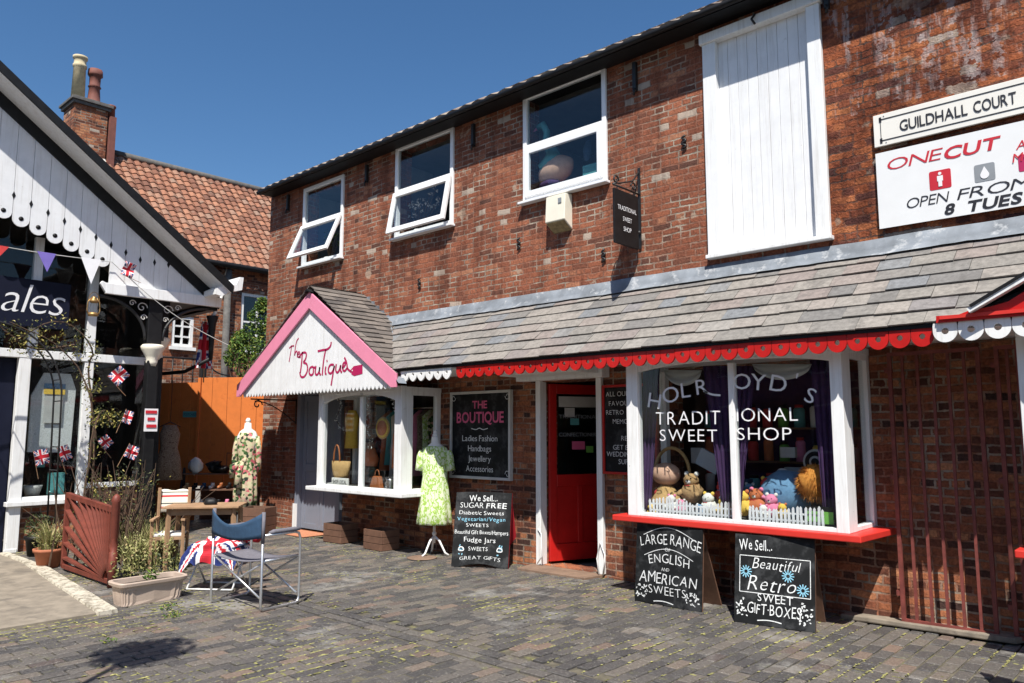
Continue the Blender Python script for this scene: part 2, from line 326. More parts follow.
    def scallops(s, fn, n, pitch, top, rad, hole, thick, wv, pointed=0):
        """row of n tabs; fn(i)->origin of tab centre top; wv = along unit vector; thick = vector"""
        for i in range(n):
            o = V(fn(i)); N = 28; outer = []; inner = []; hc = -(top)
            for k in range(N):
                a = 2*math.pi*k/N; ca, sa = math.cos(a), math.sin(a)
                if sa >= 0:   # upper part: straight sided
                    q = min((pitch*.485)/max(abs(ca), 1e-6), top/max(sa, 1e-6)); ox, oz = ca*q, sa*q
                else:
                    ox, oz = ca*pitch*.485, sa*rad*(1+pointed*(1-abs(ca)))
                outer.append((ox, oz)); inner.append((ca*hole, sa*hole))
            pt = lambda q, d: o + V(wv)*q[0] + V((0, 0, q[1]+hc)) + V(thick)*d
            vs = [pt(q, 0) for q in outer]+[pt(q, 0) for q in inner]+[pt(q, 1) for q in outer]+[pt(q, 1) for q in inner]
            fs = []
            for k in range(N):
                j = (k+1) % N
                fs += [(k, j, N+j, N+k), (2*N+j, 2*N+k, 3*N+k, 3*N+j), (j, k, 2*N+k, 2*N+j), (N+k, N+j, 3*N+j, 3*N+k)]
            s.vf(vs, fs)
        return s
    def build(s, name, mats, parent=None, bevel=0, smooth=None, keep=False, normals=True):
        bm = s.bm
        if normals: bmesh.ops.recalc_face_normals(bm, faces=bm.faces[:])
        xs = [v.co for v in bm.verts]
        c = V((0, 0, 0)) if keep or not xs else V(((min(v.x for v in xs)+max(v.x for v in xs))/2, (min(v.y for v in xs)+max(v.y for v in xs))/2, min(v.z for v in xs)))
        bmesh.ops.translate(bm, verts=bm.verts[:], vec=-c)
        me = bpy.data.meshes.new(name); bm.to_mesh(me); bm.free()
        for m in (mats if isinstance(mats, (list, tuple)) else [mats]): me.materials.append(M[m] if isinstance(m, str) else m)
        if smooth: 
            for p in me.polygons: p.use_smooth = True
        o = bpy.data.objects.new(name, me); C.objects.link(o)
        if parent is not None:
            o.parent = parent; o.location = c - origin(parent)
        else: o.location = c
        if bevel:
            md = o.modifiers.new('bevel', 'BEVEL'); md.width = bevel; md.segments = 2; md.limit_method = 'ANGLE'; md.angle_limit = R(40); md.harden_normals = False
        return o
def origin(o):
    p = V(o.location)
    while o.parent is not None: o = o.parent; p += o.location
    return p
def tag(o, label=None, cat=None, group=None, kind=None):
    if label: o['label'] = label
    if cat: o['category'] = cat
    if group: o['group'] = group
    if kind: o['kind'] = kind
    return o
def thing(name, loc, label, cat, group=None, kind=None):
    o = bpy.data.objects.new(name, None); o.empty_display_size = .1; C.objects.link(o); o.location = loc
    return tag(o, label, cat, group, kind)
def dup(o, loc, label=None, rz=0):
    def cp(a, par):
        c = a.copy(); C.objects.link(c)
        if par is not None: c.parent = par
        for ch in list(a.children): cp(ch, c)
        return c
    c = cp(o, None); c.location = loc; c.rotation_euler = (0, 0, rz)
    if label: c['label'] = label
    return c
# lettering ----------------------------------------------------------
_gl = {}
def glyph(ch, off):
    key = (ch, off)
    if key not in _gl:
        cu = bpy.data.curves.new('g', 'FONT'); cu.body = ch; cu.size = 1; cu.offset = off; cu.resolution_u = 3
        ob = bpy.data.objects.new('g', cu); C.objects.link(ob)
        dg = bpy.context.evaluated_depsgraph_get(); me = bpy.data.meshes.new_from_object(ob.evaluated_get(dg))
        vs = [(v.co.x, v.co.y) for v in me.vertices]; fs = [tuple(p.vertices) for p in me.polygons]
        bpy.data.objects.remove(ob); bpy.data.curves.remove(cu); bpy.data.meshes.remove(me)
        _gl[key] = (vs, fs)
    return _gl[key]
def write(b, s, O, X, Y, h, w=None, align='c', shear=0, off=0.0, jit=0, arc=0, gap=.09, mi=None, lift=.004, lean=0, narrow=1):
    """letters of cap height h on the plane O,X,Y; w forces the overall width"""
    O = V(O); X = V(X).normalized(); Y = V(Y).normalized(); N = X.cross(Y).normalized()
    Hc = max(q[1] for q in glyph('H', 0)[0]); items = []; x = 0; rd = random.Random(s)
    for ch in s:
        if ch == ' ': x += .38*narrow; continue
        vs, fs = glyph(ch, off); vs = [(a/Hc*narrow, c/Hc) for a, c in vs]
        x0 = min(v[0] for v in vs); x1 = max(v[0] for v in vs)
        items.append(([(v[0]-x0, v[1]) for v in vs], fs, x, x1-x0)); x += x1-x0+gap
    W = x-gap; kx = (w/(W*h)) if w else 1
    sh = {'c': -W/2, 'l': 0, 'r': -W}[align]
    for vs, fs, gx, gw in items:
        a = rd.uniform(-jit, jit); dy = rd.uniform(-jit, jit)*.5; sc = 1+rd.uniform(-jit, jit)*.8
        cx = gx+gw/2+sh; t = cx/(W/2) if W else 0
        ay = arc*(1-t*t); ang = a+lean - (2*arc*t/(W/2) if W else 0)*1.0
        out = []
        for vx, vy in vs:
            px = (vx-gw/2)*sc+shear*vy; py = (vy-.5)*sc
            qx = px*math.cos(ang)-py*math.sin(ang); qy = px*math.sin(ang)+py*math.cos(ang)
            out.append(O + X*((cx+qx)*h*kx) + Y*((qy+.5+dy+ay)*h) + N*lift)
        b.vf(out, fs, mi)
def stroke(b, pts, wdt, N, mi=None, lift=.004):
    "painted line of width wdt through points"
    N = V(N); pts = [V(p)+N*lift for p in pts]
    for i in range(3):   # smooth
        if len(pts) > 2:
            q = [pts[0]]
            for a, c in zip(pts, pts[1:]): q += [a.lerp(c, .25), a.lerp(c, .75)]
            pts = q+[pts[-1]]
        if i == 1: break
    L = []; Rr = []
    for i, p in enumerate(pts):
        d = (pts[min(i+1, len(pts)-1)]-pts[max(i-1, 0)]); d = d.normalized() if d.length > 1e-9 else V((1, 0, 0))
        s_ = N.cross(d)*wdt/2; L.append(p+s_); Rr.append(p-s_)
    n = len(pts); b.vf(L+Rr, [(i, i+1, n+i+1, n+i) for i in range(n-1)], mi)
def curvepts(f, a, b, n): return [f(a+(b-a)*i/n) for i in range(n+1)]
# foliage ------------------------------------------------------------
def leaves(b, c, r, n, size, rd, droop=0, shell=.35):
    c = V(c)
    for _ in range(n):
        while True:
            d = V((rd.uniform(-1, 1), rd.uniform(-1, 1), rd.uniform(-1, 1)))
            if shell < d.length <= 1 and noise.noise(d*2.3+c) > -.18: break
        p = c+V((d.x*r[0], d.y*r[1], d.z*r[2])); L = size*rd.uniform(.6, 1.3); w = L*.42
        a = V((rd.uniform(-1, 1), rd.uniform(-1, 1), rd.uniform(-1, 1)-droop)).normalized(); s_ = a.orthogonal().normalized()
        s_ = Matrix.Rotation(rd.uniform(0, 6.28), 3, a) @ s_; k = a.cross(s_)*L*.15
        b.face([p-a*L/2, p+s_*w/2+k, p+a*L/2, p-s_*w/2+k])
def blades(b, c, n, L, spread, rd, w=.012, lean=.6):
    c = V(c)
    for _ in range(n):
        a = rd.uniform(0, 6.283); l = L*rd.uniform(.5, 1.1); o = c+V((math.cos(a), math.sin(a), 0))*spread*rd.uniform(0, 1)
        out = V((math.cos(a+rd.uniform(-.6, .6)), math.sin(a+rd.uniform(-.6, .6)), 0)); k = rd.uniform(.2, 1)*lean
        s_ = out.cross(V((0, 0, 1)))*w/2; pts = []
        for i in range(5):
            t = i/4; pts.append(o+out*l*k*t*t+V((0, 0, l*(t-.45*k*t*t))))
        vs = []
        for i, p in enumerate(pts): vs += [p-s_*(1-i/4.2), p+s_*(1-i/4.2)]
        b.vf(vs, [(2*i, 2*i+1, 2*i+3, 2*i+2) for i in range(4)])
def flagcol(u, v):
    "union flag on the unit square (u along, v up)"
    x = (u-.5)*2; y = (v-.5)
    if abs(x) < .2 or abs(y) < .1: return 2
    if abs(x) < .333 or abs(y) < .167: return 1
    d1 = abs(y-x*.5); d2 = abs(y+x*.5)
    if min(d1, d2) < .035: return 2
    if min(d1, d2) < .10: return 1
    return 0
def flag(b, f, nx=24, ny=16):
    for i in range(nx):
        for j in range(ny):
            u0, u1, v0, v1 = i/nx, (i+1)/nx, j/ny, (j+1)/ny
            b.mi = flagcol((u0+u1)/2, (v0+v1)/2); b.face([f(u0, v0), f(u1, v0), f(u1, v1), f(u0, v1)])
    b.mi = 0
UJ = ['ublue', 'uwhite', 'ured']
def wall_open(b, x0, x1, z0, z1, y, th, holes, axis='x'):
    "wall sheet with rectangular openings and reveals (axis='x': in the XZ plane at y)"
    Q = (lambda a, d, z: V((a, y+d, z))) if axis == 'x' else (lambda a, d, z: V((y-d, a, z)))
    xs = sorted({x0, x1, *[h[0] for h in holes], *[h[1] for h in holes]}); zs = sorted({z0, z1, *[h[2] for h in holes], *[h[3] for h in holes]})
    xs = [q for q in xs if x0 <= q <= x1]; zs = [q for q in zs if z0 <= q <= z1]
    ins = lambda a, z: any(h[0] < a < h[1] and h[2] < z < h[3] for h in holes)
    for a, c in zip(xs, xs[1:]):
        for d, e in zip(zs, zs[1:]):
            if ins((a+c)/2, (d+e)/2): continue
            b.face([Q(a, 0, d), Q(c, 0, d), Q(c, 0, e), Q(a, 0, e)]); b.face([Q(a, th, d), Q(a, th, e), Q(c, th, e), Q(c, th, d)])
    for h0, h1, z_0, z_1 in holes:
        b.face([Q(h0, 0, z_0), Q(h0, th, z_0), Q(h0, th, z_1), Q(h0, 0, z_1)]); b.face([Q(h1, 0, z_0), Q(h1, th, z_0), Q(h1, th, z_1), Q(h1, 0, z_1)])
        b.face([Q(h0, 0, z_1), Q(h1, 0, z_1), Q(h1, th, z_1), Q(h0, th, z_1)]); b.face([Q(h0, 0, z_0), Q(h1, 0, z_0), Q(h1, th, z_0), Q(h0, th, z_0)])
def frame_rect(b, a0, a1, z0, z1, y0, y1, t, axis='x', sides='lrtb'):
    f = (lambda p, q, r, s_: b.box(p, q, y0, y1, r, s_)) if axis == 'x' else (lambda p, q, r, s_: b.box(y0, y1, p, q, r, s_))
    if 'l' in sides: f(a0, a0+t, z0, z1)
    if 'r' in sides: f(a1-t, a1, z0, z1)
    if 't' in sides: f(a0+t, a1-t, z1-t, z1)
    if 'b' in sides: f(a0+t, a1-t, z0, z0+t)
def slates(b, O, U, Vv, L, H, w, h, rd, th=.012, xfun=None):
    "overlapping slates: O corner at eave, U along, Vv up the slope"
    O = V(O); U = V(U).normalized(); Vv = V(Vv).normalized(); N = U.cross(Vv).normalized()
    if N.z < 0: N = -N
    rows = int(H/h)+1
    for j in range(rows):
        y = j*h; top = min(y+h*1.25, H); x = -rd.uniform(0, w)
        while x < L:
            ww = w*rd.uniform(.72, 1.3); a = max(0, x); e = min(L, x+ww-.004); x += ww
            if xfun:
                lim = xfun(y); a = max(a, lim[0]); e = min(e, lim[1])
            if e-a < .02: continue
            d = rd.uniform(-.008, .006); t0 = th*rd.uniform(1.6, 2.4)
            p = [O+U*a+Vv*(y+d)+N*t0, O+U*e+Vv*(y+d+rd.uniform(-.004, .004))+N*t0*rd.uniform(.85, 1.15), O+U*e+Vv*top+N*.004, O+U*a+Vv*top+N*.004]
            b.vf(p+[q-N*th for q in p], [(0, 1, 2, 3), (7, 6, 5, 4), (0, 4, 5, 1), (1, 5, 6, 2), (3, 7, 4, 0)])
def pantiles(b, O, U, Vv, L, H, w=.24, h=.3, amp=.035, seg=6, rd=random):
    O = V(O); U = V(U).normalized(); Vv = V(Vv).normalized(); N = U.cross(Vv).normalized()
    if N.z < 0: N = -N
    for j in range(int(H/h)+1):
        for i in range(int(L/w)):
            y0 = j*h; y1 = min(y0+h*1.06, H+.02); vs = []; t = rd.uniform(-.006, .006)
            for k in range(seg+1):
                q = k/seg; prof = math.sin(q*math.pi)*amp if q < .55 else math.sin(q*math.pi)*amp*.6-(q-.55)*.03
                a = i*w+q*w*1.03
                vs += [O+U*a+Vv*(y0+t)+N*(prof+.03), O+U*a+Vv*y1+N*(prof+.004)]
            lo = [O+U*(i*w+k/seg*w*1.03)+Vv*(y0+t)+N*(-.0) for k in range(seg+1)]
            n0 = len(vs); vs += lo
            b.vf(vs, [(2*k, 2*k+2, 2*k+3, 2*k+1) for k in range(seg)]+[(n0+k, n0+k+1, 2*k+2, 2*k) for k in range(seg)])
# ================================================================== SETTING
rd = random.Random(3)
b = B(); b.face([(-150, -150, -.06), (150, -150, -.06), (150, 150, -.06), (-150, 150, -.06)])
tag(b.build('ground', 'asphalt', keep=True), kind='structure')
def joint_sheet():
    b = B(); nx, ny = 150, 80; x0, x1, y0, y1 = -16.5, 3, -1.5, 8.6
    vs = [(x0+(x1-x0)*i/nx, y0+(y1-y0)*j/ny, -.011+.010*noise.noise(V((i*.9, j*.9, 0)))) for i in range(nx+1) for j in range(ny+1)]
    b.vf(vs, [(i*(ny+1)+j, (i+1)*(ny+1)+j, (i+1)*(ny+1)+j+1, i*(ny+1)+j+1) for i in range(nx) for j in range(ny)])
    tag(b.build('paving_bed', 'joint', keep=True), kind='structure')
joint_sheet()
SLABX = -7.42
def slab_edge(x): return 2.83+(-7.42-x)*.085 if x > -11 else 3.13
def paving():
    b = B(); rd = random.Random(11)
    def pv(cx, cy, lx, ly):
        if cx < SLABX+.02 and cy < slab_edge(cx)-.02: return
        if cy > 7.12 and cx > -12.7: return
        h = .006*noise.noise(V((cx*3, cy*3, 1)))+.010*noise.noise(V((cx*.8, cy*.8, 5))); tx, ty = rd.gauss(0, .014), rd.gauss(0, .012)
        lx *= rd.uniform(.97, 1.0); ly *= rd.uniform(.98, 1.0); a = rd.gauss(0, .008); ca, sa = math.cos(a), math.sin(a); e = .0065
        vs = []
        for (sx, sy, zz) in [(1, 1, -.04), (1, 1, -.005), (1-2*e/lx, 1-2*e/ly, 0)]:
            for px, py in ((-1, -1), (1, -1), (1, 1), (-1, 1)):
                x = px*lx/2*sx; y = py*ly/2*sy; vs.append((cx+x*ca-y*sa, cy+x*sa+y*ca, h+zz+x*tx+y*ty+rd.uniform(-.0012, .0012)))
        b.vf(vs, [(0, 1, 5, 4), (1, 2, 6, 5), (2, 3, 7, 6), (3, 0, 4, 7), (4, 5, 9, 8), (5, 6, 10, 9), (6, 7, 11, 10), (7, 4, 8, 11), (8, 9, 10, 11)])
    PX, PY = .108, .215
    i = 0; x = -16.4
    while x < 2.9:
        for (ya, yb) in ((-1.4, 3.985), (4.235, 8.5)):
            y = ya + (PY/2 if i % 2 else 0)-PY/2 + rd.uniform(-.02, .02)
            if yb > 5: y += PY/2
            while y < yb:
                a = max(y, ya); e = min(y+PY, yb)
                if e-a > .03: pv(x, (a+e)/2, PX-.013, e-a-.012)
                y += PY
        x += PX; i += 1
    for k, yy in enumerate((4.052, 4.172)):
        x = -16.4 + (.12 if k else 0)
        while x < 2.9: pv(x, yy, PY-.011, PX-.012); x += PY
    tag(b.build('paving', 'paver', keep=True), kind='structure')
paving()
def mossy():
    b = B(); rd = random.Random(5)
    n = 0
    while n < 15000:
        x = rd.uniform(-13, .5); y = rd.uniform(1.2, 7.1)
        if x < SLABX and y < 3: continue
        if noise.noise(V((x*.9, y*1.3, 3))) + .35*noise.noise(V((x*4, y*4, 9))) < rd.uniform(-.12, .45): continue
        hor = rd.random() > .75
        if not hor: x = round((x+16.4+.054)/.108)*.108-16.4-.054
        else: y = round(y/.1075)*.1075
        r = rd.uniform(.004, .011)*(1.3 if rd.random() < .06 else 1); c = V((x+rd.gauss(0, .004), y, -.002)); k = 6; st = rd.uniform(1, 3.2)
        vs = [c+V((0, 0, r*.45))]+[c+V((math.cos(a*6.283/k)*r*(st if hor else 1)*rd.uniform(.6, 1.2), math.sin(a*6.283/k)*r*(1 if hor else st)*rd.uniform(.6, 1.2), 0)) for a in range(k)]
        b.vf(vs, [(0, 1+a, 1+(a+1) % k) for a in range(k)]); n += 1
    tag(b.build('moss', 'moss', keep=True), 'yellow green moss growing in the joints of the brick paving', 'moss', kind='stuff')
mossy()
b = B(); b.prism([(-17, -4, .012), (SLABX, -4, .012), (SLABX, 2.80, .012), (-11, 3.08, .012), (-12, 3.10, .012), (-17, 3.10, .012)], (0, 0, -.07))
tag(b.build('concrete_slab', 'concrete', keep=True), kind='structure')
b = B(); edge = [(-7.36, 2.76), (-8.3, 2.86), (-9.2, 2.95), (-10.1, 3.05), (-10.9, 3.10), (-11.85, 3.10)]
vs = []
for i, (x, y) in enumerate(edge):
    w = .085 if i < 4 else .05; vs += [(x, y-w, .0), (x, y-w+.01, .032), (x, y+w-.01, .034), (x, y+w, -.02)]
b.vf(vs, [(4*i+k, 4*i+4+k, 4*i+5+k, 4*i+1+k) for i in range(len(edge)-1) for k in range(3)]+[(0, 1, 2, 3)])
tag(b.build('kerb', 'kerbpaint', keep=True), kind='structure')
b = B(); b.prism([(-5.15, 7.15, -.02), (-5.2, 6.84, -.02), (-6.15, 6.80, -.02), (-6.2, 7.15, -.02)], (0, 0, .05))
tag(b.build('door_step', 'stone', bevel=.008), kind='structure')
b = B(); b.prism([(-2.55, 7.16, -.02), (-2.55, 6.98, -.01), (-2.3, 6.93, .01), (-1.25, 6.93, .02), (-1.15, 7.16, .02)], (0, 0, .045))
tag(b.build('cement_ledge', 'concrete', bevel=.01), kind='structure')
# ================================================================== MAIN BUILDING
W = 7.15
main = thing('brick_building', (-4, W, 0), 'long two storey red brick building with slate canopy, shop bays and white loft door', 'building')
U1, U2, U3 = (-11.46, -10.27, 4.41, 5.80), (-8.94, -7.65, 4.47, 5.90), (-6.34, -5.03, 4.50, 5.92)
holes_up = [U1, U2, U3, (-3.74, -2.55, 3.37, 5.79)]
holes_lo = [(-9.7, -7.95, .82, 2.14), (-6.06, -5.2, .03, 2.2), (-4.3, -2.32, .82, 2.25), (-.95, .9, .82, 2.25), (-11.3, -10.2, 0, 2.2)]
b = B(); wall_open(b, -12.58, -2.55, 3.25, 6.0, W, .3, holes_up); wall_open(b, -12.58, -11.35, -.05, 3.25, W, .3, [])
b.face([(-12.58, W, -.05), (-12.58, W, 6), (-12.58, 12, 6), (-12.58, 12, -.05)])
tag(b.build('wall', 'brick', main, normals=False), 'weathered red brick upper wall')
b = B(); wall_open(b, -2.55, 5, 3.25, 6.0, W, .3, [])
tag(b.build('wall', 'brick_old', main, normals=False), 'spalled orange brick with ghosts of old white paint')
b = B(); wall_open(b, -11.35, 5, -.05, 3.25, W, .3, holes_lo); b.face([(5, W, -.05), (5, W, 6), (5, 12, 6), (5, 12, -.05)])
tag(b.build('wall', 'brick_low', main, normals=False), 'darker ground floor brick')
b = B(); b.box(-12.5, 4.9, W+.3, 11.9, 2.75, 2.9); b.box(-12.5, 4.9, 11.8, 11.9, 0, 5.9); b.box(-12.5, 4.9, W+.3, 11.9, 5.9, 5.98)
b.box(-7.0, -6.9, W+.31, 11.8, 0, 2.75); b.box(-2.1, -2.0, W+.31, 11.8, 0, 2.75); b.box(-9.75, -8.15, 8.3, 8.4, 0, 2.75); b.box(-4.6, -2.3, 8.25, 8.35, 0, 2.75)
b.box(-10.1, -10.0, W+.31, 11.8, 0, 2.75); b.box(-12.5, 4.9, W+.3, 11.9, -.03, 0.0)
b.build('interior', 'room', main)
b = B(); b.box(-12.4, 4.8, 9.4, 9.5, 2.9, 5.9); b.box(-10.05, -9.95, W+.31, 9.4, 2.9, 5.9); b.box(-7.2, -7.1, W+.31, 9.4, 2.9, 5.9); b.box(-4.8, -4.7, W+.31, 9.4, 2.9, 5.9)
for (x0, x1, z0, z1) in (U1, U2, U3): b.box(x0-.5, x0-.46, W+.31, 8.3, 2.91, 5.89)
tag(b.build('partition', 'roomblue', main), 'pale upstairs room walls')
# roof, gutter
b = B(); sl = V((0, 1, .635)).normalized(); pantiles(b, (-12.5, 6.84, 5.895), (1, 0, 0), sl, 17.5, 4.4, amp=.022, rd=random.Random(2))
ro = b.build('roof', 'pantile', main); M['dulltile'] = island('grey weathered pantiles', [(0, (.17, .13, .11)), (.5, (.26, .21, .17)), (1, (.34, .29, .23))], .85, 12, .4); ro.data.materials[0] = M['dulltile']
b = B(); b.prism([(-12.5, 6.88, 5.905), (-12.5, 10.4, 8.11), (-12.5, 12, 7.3), (-12.5, 12, 5.905)], (17.5, 0, 0)); b.build('roof_deck', 'black', main)
b = B(); b.box(-12.5, 5, 6.90, 7.145, 5.868, 5.904); b.box(-12.52, 5, 6.872, 6.898, 5.858, 5.91); b.build('eaves', 'black', main)
b = B(); b.tube([(-12.5, 6.835, 5.885), (5, 6.835, 5.885)], .032, 10); b.build('gutter', 'black', main)
for x, z0 in ((-11.95, 5.45), (-9.65, 5.45), (-7.25, 5.42), (-4.62, 5.40), (-2.45, 5.55)):
    b = B(); b.box(x-.022, x+.022, 7.10, 7.146, z0+.06, 5.8); b.tube([(x, 7.1, z0+.08), (x+.02, 7.07, z0+.03), (x, 7.09, z0)], .014, 6); b.build('wall_tie', 'iron', main)
for x, z in ((-8.35, 3.72), (-6.42, 3.98), (-4.02, 4.7), (-5.1, 3.62)):
    b = B(); b.tube(curvepts(lambda a: (x+math.sin(a*2)*.025, 7.13, z+a*.02), -3.5, 3.5, 14), .012, 6); b.build('iron_hook', 'iron', main)
# upstairs windows
def upwin(r, ang, zt, lab):
    x0, x1, z0, z1 = r
    b = B(); frame_rect(b, x0+.003, x1-.003, z0+.003, z1-.003, 7.12, 7.19, .06); b.box(x0+.063, x1-.063, 7.122, 7.188, zt-.03, zt+.045)
    fr = tag(b.build('window', 'upvc', main, bevel=.006), lab)
    b = B(); b.box(x0-.03, x1+.03, 7.05, 7.148, z0-.035, z0-.002); b.build('window_sill', 'upvc', fr, bevel=.006)
    b = B(); b.box(x0+.06, x1-.06, 7.15, 7.158, zt+.045, z1-.06); b.build('pane', 'glassup', fr)
    piv = V((0, 7.12, zt-.03)); rot = Matrix.Rotation(-ang, 3, 'X')
    a0, a1, c0, c1 = x0+(.012 if ang else .05), x1-(.012 if ang else .05), z0+(.03 if ang else .05), zt-.012
    b = B(); frame_rect(b, a0, a1, c0, c1, 7.075, 7.118, .075)
    if not ang: bmesh.ops.translate(b.bm, verts=b.bm.verts[:], vec=(0, .02, 0))
    bmesh.ops.rotate(b.bm, verts=b.bm.verts[:], cent=piv, matrix=rot); b.build('sash', 'upvc', fr, bevel=.006)
    b = B(); b.box(a0+.07, a1-.07, 7.095, 7.103, c0+.07, c1-.07); bmesh.ops.rotate(b.bm, verts=b.bm.verts[:], cent=piv, matrix=rot); b.build('pane', 'glassup', fr)
    if ang:
        for xx in (a0+.03, a1-.03):
            d = (zt-z0)*.55; b = B(); b.bar((xx, 7.125, zt-.1), (xx, 7.1-d*math.sin(ang), zt-d*math.cos(ang)), .02, .012); b.build('stay', 'alu', fr)
upwin(U1, R(23), 5.12, 'upstairs window with the lower sash pushed wide open')
upwin(U2, R(11), 5.17, 'upstairs window with the lower sash slightly open')
upwin(U3, 0, 5.20, 'closed upstairs window with toys inside')
# loft door
x0, x1, z0, z1 = -3.74, -2.55, 3.37, 5.79
b = B(); b.box(x0-.02, x0+.13, 7.10, 7.28, z0, z1-.1); b.box(x1-.10, x1+.03, 7.10, 7.28, z0, z1-.1); b.box(x0-.04, x1+.05, 7.07, 7.27, z1-.1, z1+.005)
ld = tag(b.build('loft_door', 'white', main, bevel=.006), 'tall white boarded loft door')
b = B(); n = 9; w = (x1-.10-x0-.13)/n
for i in range(n): b.box(x0+.13+i*w+.0016, x0+.13+(i+1)*w-.0016, 7.17, 7.20, z0+.04, z1-.1)
b.box(x0+.13, x1-.1, 7.201, 7.23, z0+.04, z1-.1)
b.build('boarding', 'whitewood', ld, bevel=.003)
b = B(); b.box(x0-.03, x1+.05, 7.06, 7.26, z0-.005, z0+.035); b.build('sill', 'white', ld, bevel=.006)
b = B(); b.tube([(x0+.6, 7.06, 5.79), (x0+.58, 7.02, 5.73), (x0+.61, 7.03, 5.67)], .012, 6); b.build('hook', 'iron', ld)
# ---------------- canopy
CE = V((0, 6.22, 2.385)); CT = V((0, 7.15, 3.20)); CV = (CT-CE); CL = CV.length; cv = CV.normalized()
gx, gz, gs = -9.73, 3.60, .695
def clim(y):
    z = CE.z+cv.z*y; xv = gx+(gz+.05-z)/gs; return (xv-.12+9.6, 99)
b = B(); slates(b, (-9.6, CE.y, CE.z), (1, 0, 0), cv, 14.4, CL, .29, .172, random.Random(4), xfun=clim)
can = tag(b.build('canopy', 'slate', main, normals=False), 'stone slated lean-to canopy over the shop fronts')
b = B(); b.prism([(-7.74, 6.27, 2.36), (-7.74, 7.14, 3.15), (-7.74, 7.14, 2.34), (-7.74, 6.27, 2.34)], (12.5, 0, 0)); b.build('canopy_frame', 'whitewood', can)
b = B(); b.box(-7.72, 4.7, 6.235, 6.262, 2.362, 2.392); b.build('gutter', 'black', can)
# lead flashing with a ragged lower edge
b = B(); N = 150; xs = [-9.15+14*i/N for i in range(N+1)]; vs = []
rr = random.Random(9)
for i, x in enumerate(xs):
    d = .07+.02*noise.noise(V((x*1.7, 0, 0)))+.012*noise.noise(V((x*9, 0, 0))); top = 3.31+.008*noise.noise(V((x*2, 3, 0)))
    vs += [(x, 7.146, top), (x, 7.125+.006*noise.noise(V((x*5, 2, 0))), top-.004), (x, 7.105, 3.215), (x, 7.08-.002, 3.205-.03), (x, 7.08-d*cv.y, 3.192-.015-d*cv.z+.012)]
b.vf(vs, [(5*i+k, 5*i+5+k, 5*i+6+k, 5*i+1+k) for i in range(N) for k in range(4)], smooth=True)
b.build('flashing', 'lead', can, normals=False)
SP = .155
b = B(); b.scallops(lambda i: (-6.62+SP*(i+.5), 6.245, 2.372), 33, SP, .068, .078, .021, (0, .02, 0), (1, 0, 0)); tag(b.build('valance', 'redp', can), 'red scalloped valance')
b = B(); b.scallops(lambda i: (-7.64+SP*(i+.5), 6.245, 2.37), 6, SP, .06, .07, .02, (0, .02, 0), (1, 0, 0), pointed=.25); tag(b.build('valance', 'white', can), 'short white scalloped valance beside the pink gable')
b = B(); b.scallops(lambda i: (-1.50+.165*(i+.5), 6.20, 2.385), 20, .165, .06, .082, .024, (0, .02, 0), (1, 0, 0)); tag(b.build('valance', 'white', can), 'white scalloped valance at the right hand end')
b = B(); b.box(-6.35, -5.05, 7.00, 7.148, 2.21, 2.335); b.box(-6.25, -5.1, 6.6, 6.99, 2.25, 2.33); b.build('door_header', 'white', can, bevel=.005)
# right hand pediment
ax = .35; PYY = 6.18
pu = lambda u, v: P(u, v, 'y', PYY)
half = [pu(936, 323), pu(936, 316), pu(958.7, 314.5), pu(970.4, 310), pu(989, 307), pu(1008, 301.5), pu(1024, 291.5)]
sl2 = .56; q = half[-1]; half.append(V((ax, PYY, q.z+sl2*(ax-q.x)))); half.append(V((ax, PYY, half[0].z)))
b = B(); mir = lambda v: V((2*ax-v.x, v.y, v.z))
b.prism(half, (0, .035, 0)); b.prism([mir(v) for v in half], (0, .035, 0))
ped = tag(b.build('gable', 'redp', main), 'red fronted pediment at the right hand end')
r0 = pu(974, 308.5); az = r0.z+sl2*(ax-r0.x)
b = B()
for sgn in (-1, 1):
    D = ax-r0.x; b.prism([(ax+sgn*D, 6.09, r0.z), (ax, 6.09, az), (ax, 6.09, az+.016), (ax+sgn*D*1.01, 6.09, r0.z+.016)], (0, 1.05, 0))
b.build('roof', 'black', ped)
b = B()
for sgn in (-1, 1):
    D = ax-r0.x; b.prism([(ax+sgn*D*1.01, 6.10, r0.z-.035), (ax, 6.10, az-.06), (ax, 6.10, az-.002), (ax+sgn*D*1.02, 6.10, r0.z-.006)], (0, .075, 0))
b.build('bargeboard', 'white', ped)
b = B(); b.box(half[0].x+.03, 2*ax-half[0].x-.03, PYY-.025, PYY-.001, half[0].z+.02, half[0].z+.045); b.build('moulding', 'redsill', ped)
# ---------------- boutique gable
GY = 6.20; hw = 2.03; gb = 2.30
b = B()
for sg in (-1, 1):
    e = gx+sg*hw; b.prism([(gx, GY, gz+.045), (e+sg*.01, GY, gb+.04), (e+sg*.01, GY, gb-.14), (e-sg*.09, GY, gb-.14), (gx, GY, gz-.20)], (0, .03, 0))
gab = tag(b.build('gable', 'pink', main, bevel=.004), 'pink bargeboards of the boutique gable')
b = B(); pw = .0865; n = int(2*(hw-.12)/pw)
for i in range(n):
    xa = gx-(n*pw)/2+i*pw+.002; xb = xa+pw-.004; zt = lambda x: gz-.12-gs*.93*abs(x-gx); xm = (xa+xb)/2
    if abs(xm-gx) < .05: tp = [(xb, GY+.045, zt(xb)), (xm, GY+.045, gz-.13), (xa, GY+.045, zt(xa))]
    else: tp = [(xb, GY+.045, zt(xb)), (xa, GY+.045, zt(xa))]
    b.prism([(xa, GY+.045, gb-.10), (xa+.012, GY+.045, gb-.13), (xm, GY+.045, gb-.155), (xb-.012, GY+.045, gb-.13), (xb, GY+.045, gb-.10)]+tp, (0, .018, 0))
